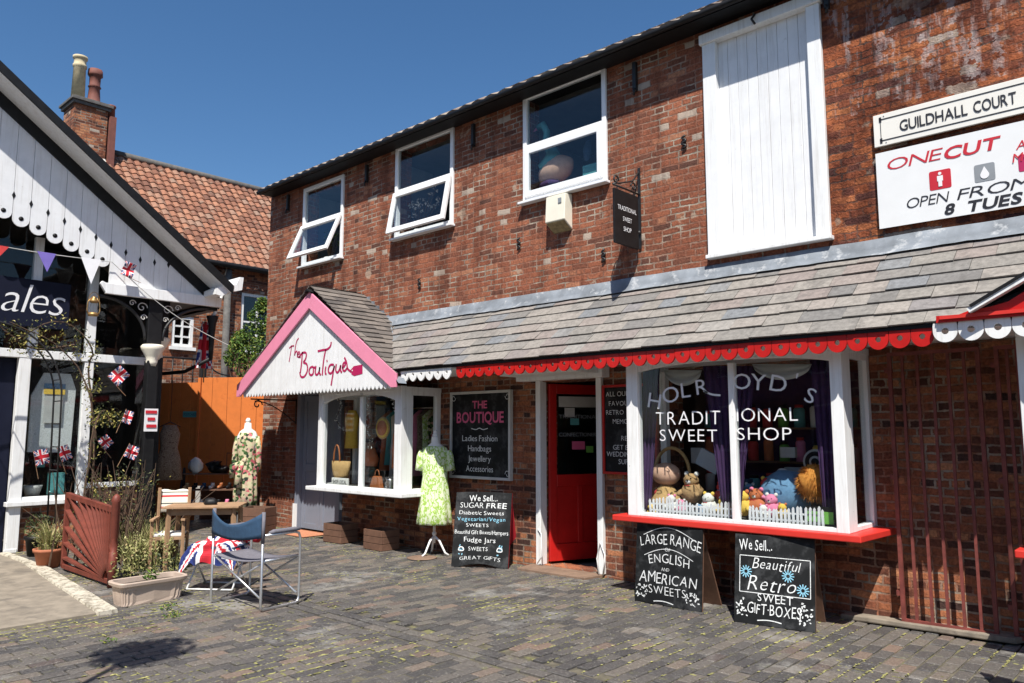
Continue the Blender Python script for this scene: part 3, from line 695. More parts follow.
b.prism([(gx-hw+.25, GY+.064, gb-.06), (gx+hw-.25, GY+.064, gb-.06), (gx, GY+.064, gz-.18)], (0, .01, 0))
b.build('boarding', 'whitewood', gab)
b = B()
for sg in (-1, 1):
    dirx = V((-sg, 0, gs)).normalized(); dn = V((sg*gs, 0, 1)).normalized()
    slates(b, V((gx+sg*hw*1.0, GY+.005, gb+.03)), (0, 1, 0), dirx, .985, math.hypot(hw, hw*gs)*.99, .26, .135, random.Random(6+sg))
tag(b.build('roof', 'darkslate', gab, normals=False), 'slates of the small gable roof')
b = B()
for sg in (-1, 1): b.prism([(gx, GY+.031, gz-.02), (gx+sg*hw, GY+.031, gb-.01), (gx+sg*hw, GY+.031, gb+.03), (gx, GY+.031, gz+.03)], (0, .91, 0))
b.build('roof_deck', 'brownwood', gab)
b = B(); b.prism([(gx-.07, GY-.05, gz+.03), (gx, GY-.05, gz+.085), (gx+.07, GY-.05, gz+.03), (gx, GY-.05, gz+.05)], (0, .99, 0)); b.build('ridge_tile', 'black', gab)
b = B(); k = 11
for i in range(k):
    t0, t1 = i/k, (i+1)/k; xa = gx+.08+t0*1.35; xb = gx+.08+t1*1.35; z = lambda x: gz+.04-gs*(x-gx)
    b.prism([(xa, 7.125, z(xa)-.0), (xb, 7.125, z(xb)-.0), (xb, 7.125, z(xa)+.085), (xa, 7.125, z(xa)+.085)], (0, .022, 0))
vb = []
for i in range(13):
    t = i/12; x = -9.15+t*1.52; z = gz+.055-gs*(x-gx); y = max(6.2, 7.12-t*.95)
    vb += [(x-.10, y, z+.10), (x, y, z+.015), (x+.16, y, z-.02+.02)]
b.vf(vb, [(3*i+k, 3*i+3+k, 3*i+4+k, 3*i+1+k) for i in range(12) for k in range(2)])
b.build('flashing', 'lead', gab, normals=False)
# hand painted shop name
z5 = lambda x, y: P(230+x/5.689, 280+y/5.689, 'y', GY+.045)
b = B(); Nf = (0, -1, 0)
for s_ in ([(337, 465), (345, 420), (352, 372)], [(338, 388), (350, 375), (366, 374)], [(392, 330), (377, 350), (366, 440), (374, 408), (384, 402), (384, 440)], [(386, 425), (400, 417), (394, 404), (385, 418), (387, 440), (404, 438)]):
    stroke(b, [z5(*q) for q in s_], .020, Nf)
for s_ in ([(413, 408), (409, 470), (401, 528)], [(393, 440), (412, 412), (438, 412), (432, 452), (414, 470), (440, 474), (444, 515), (424, 553), (403, 552), (398, 524)],
           [(474, 492), (455, 498), (449, 528), (462, 545), (477, 530), (474, 494), (486, 500)], [(490, 488), (484, 530), (496, 543), (509, 520), (512, 486), (508, 530), (518, 540)],
           [(500, 405), (530, 398), (556, 395), (574, 376), (577, 352)], [(546, 395), (536, 440), (529, 500), (526, 542)], [(546, 492), (541, 527), (549, 538)], [(550, 462), (556, 458)],
           [(592, 482), (572, 480), (561, 500), (560, 525), (575, 535), (590, 510), (597, 476), (585, 545), (576, 600)], [(606, 478), (601, 515), (612, 530), (625, 510), (632, 476), (628, 515), (638, 526)],
           [(640, 502), (659, 482), (655, 465), (643, 478), (640, 505), (652, 522), (668, 500)], [(652, 440), (666, 470), (668, 505), (690, 522)]):
    stroke(b, [z5(*q) for q in s_], .031, Nf)
tp = [z5(*q)+V((0, -.004, 0)) for q in ((687, 512), (705, 490), (755, 480), (755, 533), (708, 546), (692, 537))]
b.face(tp); b.build('lettering', 'magenta', gab, normals=False)
b = B(); b.ball(z5(697, 516)+V((0, -.006, 0)), (.012, .002, .012), 8); b.build('tag_hole', 'white', gab)
# iron scroll bracket
b = B(); bx = gx-hw+.28
b.tube([(bx, 7.14, 2.12), (bx, 6.3, 2.12)], .012, 6); b.tube([(bx, 7.13, 1.72), (bx, 7.13, 2.14)], .012, 6)
b.tube(curvepts(lambda t: (bx, 7.12-.75*t, 1.75+.34*math.sin(t*math.pi/2)), 0, 1, 12), .01, 6)
b.tube(curvepts(lambda t: (bx, 6.42+(.085-.011*t)*math.cos(t), 2.03+(.085-.011*t)*math.sin(t)), 0, 6.6, 22), .011, 6); b.build('scroll_bracket', 'iron', gab)
# ---------------- bays
def bay(x0, x1, zs, zt, yf, mull, sillmat, lab, sillx, postw, rightpost, arch=.06, frame='white', skirt=None):
    b = B(); d = .07
    b.box(x0, x0+postw, yf, yf+.09, zs, zt); b.box(x1-rightpost, x1, yf, yf+.20, zs, zt)
    b.box(mull-.028, mull+.028, yf+.01, yf+.08, zs, zt-.05); b.box(x0+postw, x1-rightpost, yf+.005, yf+.085, zs, zs+.035)
    b.box(x0, x1, yf-.003, yf+.09, zt, zt+.07); b.box(x1-.075, x1-.003, W-.08, W-.003, zs, zt); b.box(x0+.003, x0+.075, W-.08, W-.003, zs, zt)
    b.box(x1-.07, x1-.005, yf+.2, W-.08, zt-.05, zt+.06); b.box(x1-.07, x1-.005, yf+.2, W-.08, zs, zs+.04); b.box(x0+.005, x0+.07, yf+.09, W-.08, zt-.05, zt+.06); b.box(x0+.005, x0+.07, yf+.09, W-.08, zs, zs+.04)
    xa, xb = x0+postw, x1-rightpost
    for s_, e_, o_ in ((xa, mull-.028, 1), (mull+.028, xb, 0)):   # arched heads
        pts = []
        for i in range(9):
            t = i/8; xx = s_+(e_-s_)*t; g = (xx-xa)/(xb-xa); pts.append((xx, yf+.012, zt-.005-arch*abs(2*g-1)**3.0-.02))
        b.prism([(s_, yf+.012, zt)]+pts+[(e_, yf+.012, zt)], (0, .06, 0))
    fr = tag(b.build('bay_window', frame, main, bevel=.005), lab)
    b = B(); b.prism([(sillx[0], W, zs-.055), (sillx[0], yf-.075, zs-.055), (sillx[1], yf-.075, zs-.055), (sillx[1]+.04, W, zs-.055)], (0, 0, .055)); b.build('sill', sillmat, fr, bevel=.008)
    for s_, e_ in ((xa, mull-.028), (mull+.028, xb)):
        b = B(); b.box(s_, e_, yf+.045, yf+.051, zs+.035, zt-.01); b.build('pane', 'glass', fr)
    b = B(); b.box(x1-.04, x1-.034, yf+.2, W-.08, zs+.04, zt-.05); b.build('pane', 'glass', fr)
    b = B(); b.box(x0+.034, x0+.04, yf+.09, W-.08, zs+.04, zt-.05); b.build('pane', 'glass', fr)
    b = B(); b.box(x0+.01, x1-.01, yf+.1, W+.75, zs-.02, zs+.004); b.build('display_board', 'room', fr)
    b = B(); b.box(x0, x1, yf+.09, W-.002, zt+.0, zt+.06); b.build('ceiling', 'white', fr)
    return fr
bayS = bay(-4.36, -2.25, .785, 2.27, 6.45, -3.235, 'redsill', 'sweet shop bay window with white posts and red sill', (-4.50, -2.14), .13, .10)
bayB = bay(-9.78, -7.87, .81, 2.13, 6.45, -8.76, 'white', 'boutique bay window with a white sill', (-9.95, -7.76), .11, .14, arch=.10)
bayR = bay(-1.03, .95, .785, 2.27, 6.45, -.05, 'redsill', 'right hand shop bay with red sill', (-1.12, 1.1), .13, .10)
# sweet shop lettering on the glass
yl = 6.49; b = B(); WS = P(735, 400, 'y', yl)
def zz(x, y): return P(610+x/3.2536, 340+y/3.2536, 'y', yl)
for ch, x, y, h, a in (('H', 146, 222, 48, -.18), ('O', 198, 203, 50, .22), ('L', 247, 187, 48, .10), ('R', 300, 176, 48, .10), ('O', 430, 160, 50, -.05), ('Y', 484, 163, 52, -.12), ('D', 550, 168, 52, -.22), ("'", 606, 156, 46, -.3), ('S', 654, 205, 48, -.42)):
    o = zz(x, y); hh = (zz(x, y-h)-o).length
    write(b, ch, o, (1, 0, 0), (0, 0, 1), hh, lean=a, off=.0, narrow=1.15)
    if ch == 'R': stroke(b, [zz(305, 165), zz(330, 178), zz(360, 180)], .018, Nf)
for s_, xa, xb, y, h in (('TRADIT', 150, 360, 275, 42), ('IONAL', 414, 612, 264, 42), ('SWEET', 163, 350, 330, 38), ('SHOP', 415, 592, 326, 40)):
    pa, pb = zz(xa, y), zz(xb, y); pa.z = pb.z = (pa.z+pb.z)/2; write(b, s_, pa, (1, 0, 0), (0, 0, 1), (zz(xa, y-h)-zz(xa, y)).length, w=(pb-pa).length, align='l', off=-.010, jit=.03, gap=.24)
    for q in (.1, .45, .9):   # little hand painted serifs
        pass
b.build('lettering', 'uwhite', bayS, normals=False)
# ---------------- red door and frame
b = B(); b.box(-6.12, -6.045, 7.10, 7.22, 0.03, 2.21); b.box(-5.215, -5.14, 7.10, 7.22, .03, 2.21); b.box(-6.12, -5.14, 7.098, 7.222, 2.212, 2.29)
df = tag(b.build('door', 'white', main, bevel=.006), 'sweet shop doorway with the red door standing ajar')
ang = R(67); O = V((-6.03, 7.24, .06)); dx = V((math.cos(ang), math.sin(ang), 0)); ny = V((-math.sin(ang), math.cos(ang), 0)); LW, LH = .84, 2.12
rotm = Matrix((dx, ny, V((0, 0, 1)))).transposed()
def lb(b, s0, s1, z0, z1, t0=-.022, t1=.022): b.obox(O+dx*((s0+s1)/2)+ny*((t0+t1)/2)+V((0, 0, (z0+z1)/2)), (s1-s0, t1-t0, z1-z0), rotm)
b = B(); lb(b, 0, .1, 0, LH); lb(b, LW-.1, LW, 0, LH); lb(b, .1, LW-.1, 0, .2); lb(b, .1, LW-.1, LH-.12, LH); lb(b, .1, LW-.1, .88, 1.02); lb(b, .385, .455, .2, .88); lb(b, .1, .385, .2, .88, -.008, .008); lb(b, .455, LW-.1, .2, .88, -.008, .008)
dl = b.build('door_leaf', 'redp', df, bevel=.005)
b = B(); lb(b, .1, LW-.1, 1.02, LH-.12, -.003, .003); b.build('pane', 'glass', df)
for (s0, s1, z0, z1, m_) in ((.14, .7, 1.84, 1.97, 0), (.30, .42, 1.62, 1.70, 1), (.32, .5, 1.32, 1.42, 2), (.52, .62, 1.28, 1.36, 3), (.22, .36, 1.72, 1.83, 0)): b = B(); lb(b, s0, s1, z0, z1, -.008, -.005); b.build('notice', ['pale', 'tealpl', 'pinktext', 'green'][m_], df)
b = B(); b.mi = 0
for s_, z in (('TRADITIONAL', 1.70), ('CONFECTIONERS', 1.48)): write(b, s_, O+dx*.42+V((0, 0, z))-ny*.004, dx, (0, 0, 1), .045, w=.56, narrow=.9)
b.build('lettering', 'textgrey', df, normals=False)
b = B(); b.obox(O+dx*.77-ny*.05+V((0, 0, 1.0)), (.12, .05, .03), rotm); b.build('handle', 'brass', df)
b = B(); b.tube([(-5.13, 7.08, .03), (-5.10, 7.08, .25), (-5.17, 7.09, .38), (-5.21, 7.08, .2), (-5.17, 7.06, .04)], .008, 6); b.build('cable', 'white', df); b = B(); b.tube([(-6.08, 7.08, .05), (-5.98, 7.05, .15), (-6.02, 7.08, .4), (-6.08, 7.09, .45)], .007, 6); b.build('cable', 'white', df)
# grey double door beside the boutique bay
b = B(); b.box(-11.38, -11.28, 7.09, 7.25, 0, 2.2); b.box(-10.22, -10.12, 7.09, 7.25, 0, 2.2); b.box(-11.38, -10.12, 7.088, 7.252, 2.2, 2.27)
dg_ = tag(b.build('door', 'grey', main, bevel=.006), 'blue grey panelled door beside the boutique bay')
for xa in (-11.28, -10.75):
    b = B(); xb = xa+.53; frame_rect(b, xa+.004, xb-.004, .03, 2.19, 7.16, 7.20, .09); b.box(xa+.09, xb-.09, 7.162, 7.198, .95, 1.07); b.box(xa+.09, xb-.09, 7.175, 7.19, .12, .95); b.box(xa+.09, xb-.09, 7.175, 7.19, 1.07, 2.1); b.build('door_leaf', 'grey', dg_, bevel=.004)
b = B(); b.box(-10.79, -10.75, 7.11, 7.155, .95, 1.06); b.build('handle', 'iron', dg_)
b = B(); b.box(-11.40, -11.285, 7.075, 7.088, 0, .42); b.build('sun_patch', 'white', dg_)  # white sheet standing in for the sunlight on the jamb foot
# rusty security gates across the old doorway
def grille(xa, xb, n, lab):
    g = thing('security_gate', ((xa+xb)/2, 7.02, .04), lab, 'security gate')
    b = B(); b.box(xa, xa+.03, 7.0, 7.03, .04, 2.27); b.box(xb-.03, xb, 7.0, 7.03, .04, 2.27); b.box(xa+.03, xb-.03, 7.0, 7.03, .04, .07); b.box(xa+.03, xb-.03, 7.0, 7.03, 2.24, 2.27); b.build('frame', 'rust', g)
    for i in range(n):
        x = xa+(xb-xa)*(i+1)/(n+1); b = B(); b.box(x-.011, x+.011, 7.006, 7.024, .07, 2.24); b.build('bar', 'rust', g)
    for z in (.25, 1.2, 2.1):
        b = B(); b.box(xa-.03, xa, 7.005, 7.148, z, z+.04); b.build('hinge', 'rust', g)
grille(-2.06, -1.37, 5, 'rust brown barred gate folded against the brick beside the sweet shop bay')
grille(-1.27, -1.10, 1, 'narrow rust brown gate leaf at the right edge beside the taller gate')
# ================================================================== LEFT SHOP (facade in the plane x=LX, facing +x)
LX = -12.0
shop = thing('gabled_shop', (LX, 3, 0), 'black and white gabled shop front with scalloped boards and dark windows at the left edge', 'building')
def lbox(b, y0, y1, z0, z1, d0, d1): b.box(LX+d0, LX+d1, y0, y1, z0, z1)
b = B(); lbox(b, 3.30, 5.0, -.05, .60, -.25, -.02); lbox(b, -4, 1.9, -.05, .9, -.25, -.02)
tag(b.build('plinth', 'brick_low', shop), 'low brick plinth under the shop window')
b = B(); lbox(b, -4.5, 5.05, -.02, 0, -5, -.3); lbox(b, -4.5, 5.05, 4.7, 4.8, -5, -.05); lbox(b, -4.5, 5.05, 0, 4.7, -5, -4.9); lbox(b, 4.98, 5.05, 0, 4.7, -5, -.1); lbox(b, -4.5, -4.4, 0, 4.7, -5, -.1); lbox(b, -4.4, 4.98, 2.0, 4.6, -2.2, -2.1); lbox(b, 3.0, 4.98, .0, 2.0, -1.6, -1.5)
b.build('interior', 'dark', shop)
b = B()
lbox(b, 3.14, 3.285, 0, 2.6, -.06, .05); lbox(b, 3.965, 4.085, .66, 4.1, -.06, .045); lbox(b, 1.9, 4.96, 2.60, 2.715, -.055, .055); lbox(b, 3.24, 3.35, 2.715, 4.3, -.06, .03); lbox(b, 1.9, 2.02, 0, 4.4, -.06, .05); lbox(b, 5.03, 5.065, .0, 2.72, -.02, .02); lbox(b, 4.0, 5.0, .80, .87, -.05, .03)
lbox(b, 3.285, 3.965, .66, .72, -.05, .04); lbox(b, 3.12, 3.27, 0, .05, .05, .06)
fr = tag(b.build('window_frame', 'white', shop, bevel=.006), 'white painted posts and transom of the shop front')
b = B(); lbox(b, 3.10, 4.03, .605, .665, -.04, .10); b.build('sill', 'white', shop, bevel=.006)
for (y0, y1, z0, z1) in ((3.285, 3.965, .72, 2.6), (4.085, 4.96, .87, 2.6), (4.085, 4.96, 2.715, 4.6), (3.35, 3.965, 2.715, 4.5), (2.02, 3.24, 2.715, 4.5)):
    b = B(); lbox(b, y0, y1, z0, z1, -.012, -.006); b.build('pane', 'glass', shop)
b = B(); lbox(b, 2.02, 3.14, 0, 2.6, -.14, -.09); b.build('door', 'navypaint', shop, bevel=.004)
b = B(); lbox(b, 4.0, 5.0, 0, .80, -.1, -.0); b.build('lower_panel', 'brownwood', shop, bevel=.004)
b = B(); lbox(b, 4.88, 5.02, 0, 2.72, .03, .17); b.build('column', 'black', shop, bevel=.01)
b = B(); b.loft([(2.68, .07, .07), (2.74, .08, .08), (2.80, .075, .075), (2.86, .11, .11), (2.96, .165, .165), (3.0, .175, .175), (3.03, .15, .15)], 16, (LX+.1, 4.95, 0)); b.build('capital', 'cream', shop)
b = B(); lbox(b, 4.85, 5.07, 3.03, 3.66, .0, .2); b.build('column_top', 'black', shop, bevel=.01)
# gable boards (stand forward of the shop front)
GX = -11.55; RY = .96; TS = .7486
def ztop(y): return 6.07-TS*(abs(y-RY)+RY-2.58)
def zbot(y):
    a = abs(y-RY)+RY
    return 3.55 if a > 4.05 else 3.90+(4.05-a)*.36
b = B(); pw = .2075; n = int((5.75-RY)/pw)
for sg in (-1, 1):
    for i in range(n+1):
        ya = RY+sg*(i*pw+.002); yb = RY+sg*((i+1)*pw-.003); ym = (ya+yb)/2
        zb = zbot(ym); r = pw/2-.003
        if ztop(yb)-.05 < zb+.02: continue
        tp = [(GX, yb, ztop(yb)-.05), (GX, ya, ztop(ya)-.05)]
        if abs(ym-RY)+RY > 4.05: bt = [(GX, ya, zb), (GX, yb, zb)]
        else: bt = [(GX, ym-sg*r*math.cos(q*math.pi/8), zb+r-r*math.sin(q*math.pi/8)) for q in range(9)]
        b.prism(bt+tp, (-.022, 0, 0))
gb_ = tag(b.build('gable_boards', 'whitewood', shop, normals=True), 'white vertical boards with scalloped ends')
b = B()
for i in range(n):
    ym = RY+(i+.5)*pw; ye = RY+(i+1)*pw; zb = zbot(ym)
    if ym < 4.05: b.tube([(GX+.004, ym, zb+.11), (GX-.01, ym, zb+.11)], .030, 12)
    if ye < 5.0:
        zz_ = 3.98+max(0, (4.5-ye))*.36+.13; b.prism([(GX+.004, ye, zz_-.055), (GX+.004, ye+.022, zz_), (GX+.004, ye, zz_+.055), (GX+.004, ye-.022, zz_)], (-.01, 0, 0))
b.build('cut_out', 'black', gb_)
b = B(); b.box(GX+.002, GX+.06, 4.02, 5.74, 3.545, 3.70); b.prism([(GX+.003, 3.94, 3.68), (GX+.003, 4.02, 3.56), (GX+.003, 4.02, 3.70), (GX+.003, 3.97, 3.72)], (.055, 0, 0)); b.build('beam', 'white', shop, bevel=.006)
OV = .5; LE = 5.50-RY
for nm, m_, x0, x1, zo, zi in (('bargeboard', 'black', GX+OV-.03, GX+OV, -.02, .11), ('soffit', 'white', GX+.03, GX+OV-.031, -.01, .01), ('trim', 'black', GX+.001, GX+.03, -.20, -.01)):
    b = B(); L_ = LE+(.2 if nm != 'trim' else .22)
    for sg in (-1, 1):
        ze = ztop(RY+L_)
        b.prism([(x0, RY, ztop(RY)+zo), (x0, RY, ztop(RY)+zi), (x0, RY+sg*L_, ze+zi), (x0, RY+sg*L_, ze+zo)], (x1-x0, 0, 0))
    b.build(nm, m_, shop)
b = B()
for sg in (-1, 1):
    L_ = LE+.22; ze = ztop(RY+L_); b.prism([(GX+OV-.01, RY, ztop(RY)+.06), (GX+OV-.01, RY, ztop(RY)+.11), (GX+OV-.01, RY+sg*L_, ze+.11), (GX+OV-.01, RY+sg*L_, ze+.06)], (-5.9, 0, 0))
b.build('roof', 'darkslate', shop)
b = B(); b.prism([(GX+.05, 5.45, 3.68), (GX+.05, 5.45, 3.76), (GX+.05, 5.58, 3.84), (GX+.05, 5.78, 3.87), (GX+.05, 5.84, 4.0), (GX+.05, 5.90, 4.0), (GX+.05, 5.88, 3.80), (GX+.05, 5.68, 3.74), (GX+.05, 5.55, 3.66)], (OV-.12, 0, 0)); b.build('corbel', 'white', shop)
b = B(); b.box(GX-.14, GX-.0, 4.68, 4.835, 0, 2.64); b.build('column', 'black', shop, bevel=.01)
b = B(); b.loft([(2.56, .07, .07), (2.62, .085, .085), (2.66, .08, .08), (2.71, .10, .10), (2.80, .15, .15), (2.85, .165, .165), (2.88, .14, .14)], 16, (GX-.06, 4.76, 0)); b.build('capital', 'cream', shop)
b = B(); b.box(GX-.16, GX-.02, 4.66, 4.87, 2.88, 3.55); b.build('column_top', 'black', shop, bevel=.01)
b = B()
b.tube(curvepts(lambda t: (GX-.06, 4.64-.66*(1-math.cos(t)), 2.95+.57*math.sin(t)), 0, math.pi/2, 14), .026, 6)
b.tube(curvepts(lambda t: (GX-.06, 4.89+.72*(1-math.cos(t)), 2.95+.57*math.sin(t)), 0, math.pi/2, 14), .026, 6); b.build('arched_bracket', 'iron', shop)
b = B()
for (yy, zz_, r) in ((4.57, 3.42, .08), (4.43, 3.47, .05), (4.60, 3.27, .05), (4.95, 3.42, .08), (5.1, 3.47, .05), (4.92, 3.27, .045)):
    b.tube(curvepts(lambda a: (GX-.05, yy+r*(1-a/9)*math.cos(a), zz_+r*(1-a/9)*math.sin(a)), 0, 8, 22), .008, 5)
b.build('bracket_scrolls', 'render', shop)
b = B(); b.box(LX-5, GX-.03, 5.60, 5.72, 3.50, 3.85); b.box(LX-5, GX-.03, 5.06, 5.60, 3.58, 3.6); b.build('eaves', 'black', shop)
b = B(); b.tube([(GX-.1, 5.84, 3.85), (GX-.1, 5.74, 3.55), (GX-.1, 5.70, 3.42)], .03, 8); b.build('drain_neck', 'white', shop)
b = B(); b.loft([(2.72, .03, .03), (3.1, .045, .045), (3.3, .06, .06), (3.4, .09, .09), (3.42, .09, .09)], 12, (GX-.1, 5.68, 0)); b.tube([(GX-.1, 5.68, 2.74), (GX-.6, 5.5, 2.55), (LX-.9, 5.1, 2.5)], .03, 8); b.build('downpipe', 'black', shop)
# clutter in the shop window
def prop(name, b, mats, label, cat, group=None, **k):
    o = b.build(name, mats, **k); return tag(o, label, cat, group)
b = B(); yA, zA = 3.42, 1.15
b.prism([(LX-.12, 3.36, 1.32), (LX-.12, 3.90, 1.30), (LX-.12, 3.92, 2.2), (LX-.12, 3.84, 2.42), (LX-.12, 3.5, 2.42), (LX-.12, 3.36, 2.1)], (-.03, 0, 0)); prop('lace_blouse', b, 'lace', 'pale lace blouse hanging inside the left shop window', 'blouse')
ch = thing('wall_chart', (LX-.1, 3.62, 1.72), 'small chart with blue and yellow stripes hanging in front of the lace blouse', 'chart')
b = B(); lbox(b, 3.52, 3.75, 1.72, 2.25, -.10, -.09); b.build('card', 'pale', ch)
for z, m_ in ((2.2, 'navy'), (2.12, 'yellowpl')): b = B(); lbox(b, 3.50, 3.77, z, z+.07, -.088, -.08); b.build('stripe', m_, ch)
b = B(); b.loft([(.72, .08, .08), (.82, .11, .11), (.86, .12, .12)], 14, (LX-.2, 3.48, 0)); prop('enamel_bowl', b, 'pale', 'pale bowl on the inner sill of the left shop window', 'bowl')
b = B(); lbox(b, 3.68, 3.86, .72, 1.02, -.3, -.15); lbox(b, 3.55, 3.64, 1.1, 1.4, -.35, -.3); prop('storage_tin', b, 'tealpl', 'teal tin standing at the right of the lower left shop window', 'tin')
# name board
sb = thing('shop_sign', (LX+.08, 3.0, 3.03), 'navy shop name board ending in white italic letters ales', 'sign')
b = B(); lbox(b, 2.02, 3.70, 3.02, 3.68, .06, .10); b.build('board', 'navypaint', sb, bevel=.006)
b = B(); Pa = P(0, 308, 'x', LX+.1); Pe = P(60, 314, 'x', LX+.1); write(b, 'ales', (LX+.1, P(61, 312, 'x', LX+.1).y, (Pa.z+Pe.z)/2-.03), (0, 1, 0), (0, 0, 1), .40, align='r', shear=.24, off=-.012, w=.74)
b.build('lettering', 'uwhite', sb, normals=False)
b = B()
for i, w_ in enumerate((.18, .12, .16)): b.obox(P(151, 412+i*7, 'x', GX+.04)+V((.012, 0, 0)), (.004, w_*.9, .045))
nt_ = thing('notice_plate', tuple(P(151, 430, 'x', GX+.04)), 'small red and white notice fixed to the dark column of the gabled shop', 'notice')
b2 = B(); p_ = P(151, 420, 'x', GX+.04); b2.obox(p_, (.01, .19, .33)); b2.build('plate', 'uwhite', nt_)
b.build('red_bands', 'ured', nt_)
# brass hurricane lantern
lp = P(93, 316, 'x', GX+.02); ln = thing('hurricane_lantern', tuple(lp), 'brass hurricane lantern hanging from the white mullion of the gabled shop', 'lantern')
x, y, z = lp
b = B(); b.loft([(0, .065, .065), (.03, .07, .07), (.05, .045, .045)], 14, lp); b.loft([(.19, .05, .05), (.22, .055, .055), (.25, .025, .025), (.27, .03, .03)], 14, lp); b.build('body', 'brass', ln)
b = B()
for s_ in (-1, 1): b.tube([(x, y+s_*.06, z+.02), (x, y+s_*.085, z+.08), (x, y+s_*.075, z+.20), (x, y+s_*.03, z+.26)], .008, 6)
b.tube(curvepts(lambda a: (x, y+.07*math.cos(a), z+.22+.12*math.sin(a)), 0, math.pi, 12), .004, 5); b.build('frame', 'brass', ln)
b = B(); b.loft([(.05, .035, .035), (.11, .05, .05), (.19, .035, .035)], 14, lp); b.build('globe', 'glass', ln)
# bunting
bu = thing('bunting', (LX+.5, 3, 4), 'string of red, lilac and white triangular pennants across the gabled shop front', 'bunting')
c0, c1 = P(-30, 241, 'x', GX+.06), P(112, 262, 'x', GX+.06)
b = B(); b.tube([c0, c0.lerp(c1, .5)+V((0, 0, -.02)), c1], .006, 5); b.tube(curvepts(lambda t: c1.lerp(P(228, 345, 'x', GX+.2), t)+V((0, 0, -.12*math.sin(t*math.pi)+.0)), 0, 1, 10), .006, 5); b.build('cord', 'pale', bu)
for (ua, ub, uc, va, vb_, vc, m_) in ((-14, 9, -6, 243, 247, 262, 'redpl'), (37, 56, 47, 251, 254, 272, 'purplefl'), (81, 101, 91, 257, 260, 284, 'uwhite')):
    if m_ == 'purplefl': M['purplefl'] = mat('lilac bunting', (.16, .12, .42), .8, .1, 9)
    b = B(); q = [P(ua, va, 'x', GX+.07), P(ub, vb_, 'x', GX+.07), P(uc, vc, 'x', GX+.10)]; b.prism(q, (.004, 0, 0)); b.build('pennant', m_, bu)
def smallflag(u, v, wpx, hpx, rot, label, x=GX+.05, grp='small union flags on the gabled shop'):
    c = P(u, v, 'x', x); sy = abs(P(u+wpx, v, 'x', x).y-c.y); sz = abs(P(u, v+hpx, 'x', x).z-c.z); ca, sa = math.cos(rot), math.sin(rot)
    def f(a, d):
        ly, lz = (a-.5)*sy, (d-.5)*sz
        return c+V((.02*math.sin(a*7+d*2)+.02, ly*ca-lz*sa, ly*sa+lz*ca))
    t = thing('hand_flag', tuple(c), label, 'flag', grp)
    b = B(); flag(b, f, 24, 16); o = b.build('cloth', UJ, t, normals=False)
    md = o.modifiers.new('thick', 'SOLIDIFY'); md.thickness = .003
    b = B(); e0 = f(0, 1.05); e1 = f(0, -.9); b.tube([e0, e1], .004, 5); b.build('stick', 'wood', t)
smallflag(128, 270, 15, 11, 1.3, 'small union flag hanging at the end of the bunting on the white beam', GX+.14)
smallflag(118, 376, 17, 14, .8, 'small union flag tilted in the upper part of the dark window right of the mullion')
smallflag(41, 457, 14, 15, .25, 'left of two small union flags in the lower left shop window', LX+.09)
smallflag(64, 453, 11, 15, .4, 'right of two small union flags in the lower left shop window, behind the rose arch', LX+.09)
smallflag(127, 417, 9, 13, -.3, 'small union flag low in the dark window directly below the tilted one')
smallflag(105, 442, 11, 12, .7, 'small union flag just right of the foot of the white mullion')
smallflag(131, 452, 12, 13, -.4, 'small union flag lowest at the right of the dark window')
fl = thing('banner_flag', (GX-.1, 5.6, 2.8), 'narrow union flag hanging folded behind the downpipe of the gabled shop', 'flag')
c = P(204, 345, 'x', GX-.35)
b = B(); flag(b, lambda a, d: c+V((.05*math.sin(a*14), (a-.5)*.22*(1.2-d*.7), (d-.5)*.75)), 22, 18); b.build('cloth', UJ, fl, normals=False)
b = B(); b.tube([c+V((0, 0, .42)), c+V((0, .02, -.6))], .01, 6); b.build('stick', 'wood', fl)
# ---------------- rose arch and climber
ar = thing('garden_arch', (-11.3, 2.6, 0), 'black metal rose arch with ladder sides in front of the gabled shop door', 'garden arch')
yr, yl2 = 3.44, 1.7; yc = (yr+yl2)/2; rr_ = (yr-yl2)/2
for xx in (-11.45, -11.15):
    b = B(); b.tube([(xx, yr+.03, 0), (xx, yr, 2.05)]+curvepts(lambda a: (xx, yc+rr_*math.cos(a), 2.05+.92*math.sin(a)), .1, math.pi-.1, 22)+[(xx, yl2, 2.05), (xx, yl2, 0)], .013, 6); b.build('hoop', 'iron', ar)
b = B()
for z in [.3*i+.2 for i in range(7)]:
    for yy in (yr+.01, yl2): b = B(); b.tube([(-11.45, yy, z), (-11.15, yy, z)], .008, 5); b.build('rung', 'iron', ar)
for a in [i*.3+.25 for i in range(10)]: b = B(); b.tube([(-11.45, yc+rr_*math.cos(a), 2.05+.92*math.sin(a)), (-11.15, yc+rr_*math.cos(a), 2.05+.92*math.sin(a))], .007, 5); b.build('rung', 'iron', ar)
cl = thing('climbing_plant', (-11.2, 3.7, 0), 'sparse climbing plant with small yellowish leaves trained over the rose arch', 'climber')
rd = random.Random(21); b = B()
paths = [[P(90, 500, 'x', -11.2), P(96, 440, 'x', -11.2), P(88, 380, 'x', -11.25), P(60, 345, 'x', -11.25), P(10, 322, 'x', -11.3)],
         [P(84, 510, 'x', -11.1), P(92, 430, 'x', -11.1), P(104, 405, 'x', -11.1), P(112, 425, 'x', -11.1)],
         [P(95, 440, 'x', -11.3), P(88, 370, 'x', -11.3), P(95, 345, 'x', -11.3), P(60, 315, 'x', -11.3), P(15, 340, 'x', -11.3)],
         [P(96, 480, 'x', -11.0), P(104, 500, 'x', -11.0), P(125, 500, 'x', -10.9), P(118, 470, 'x', -10.9)], [P(74, 345, 'x', -11.3), P(30, 352, 'x', -11.3), P(0, 325, 'x', -11.3)]]
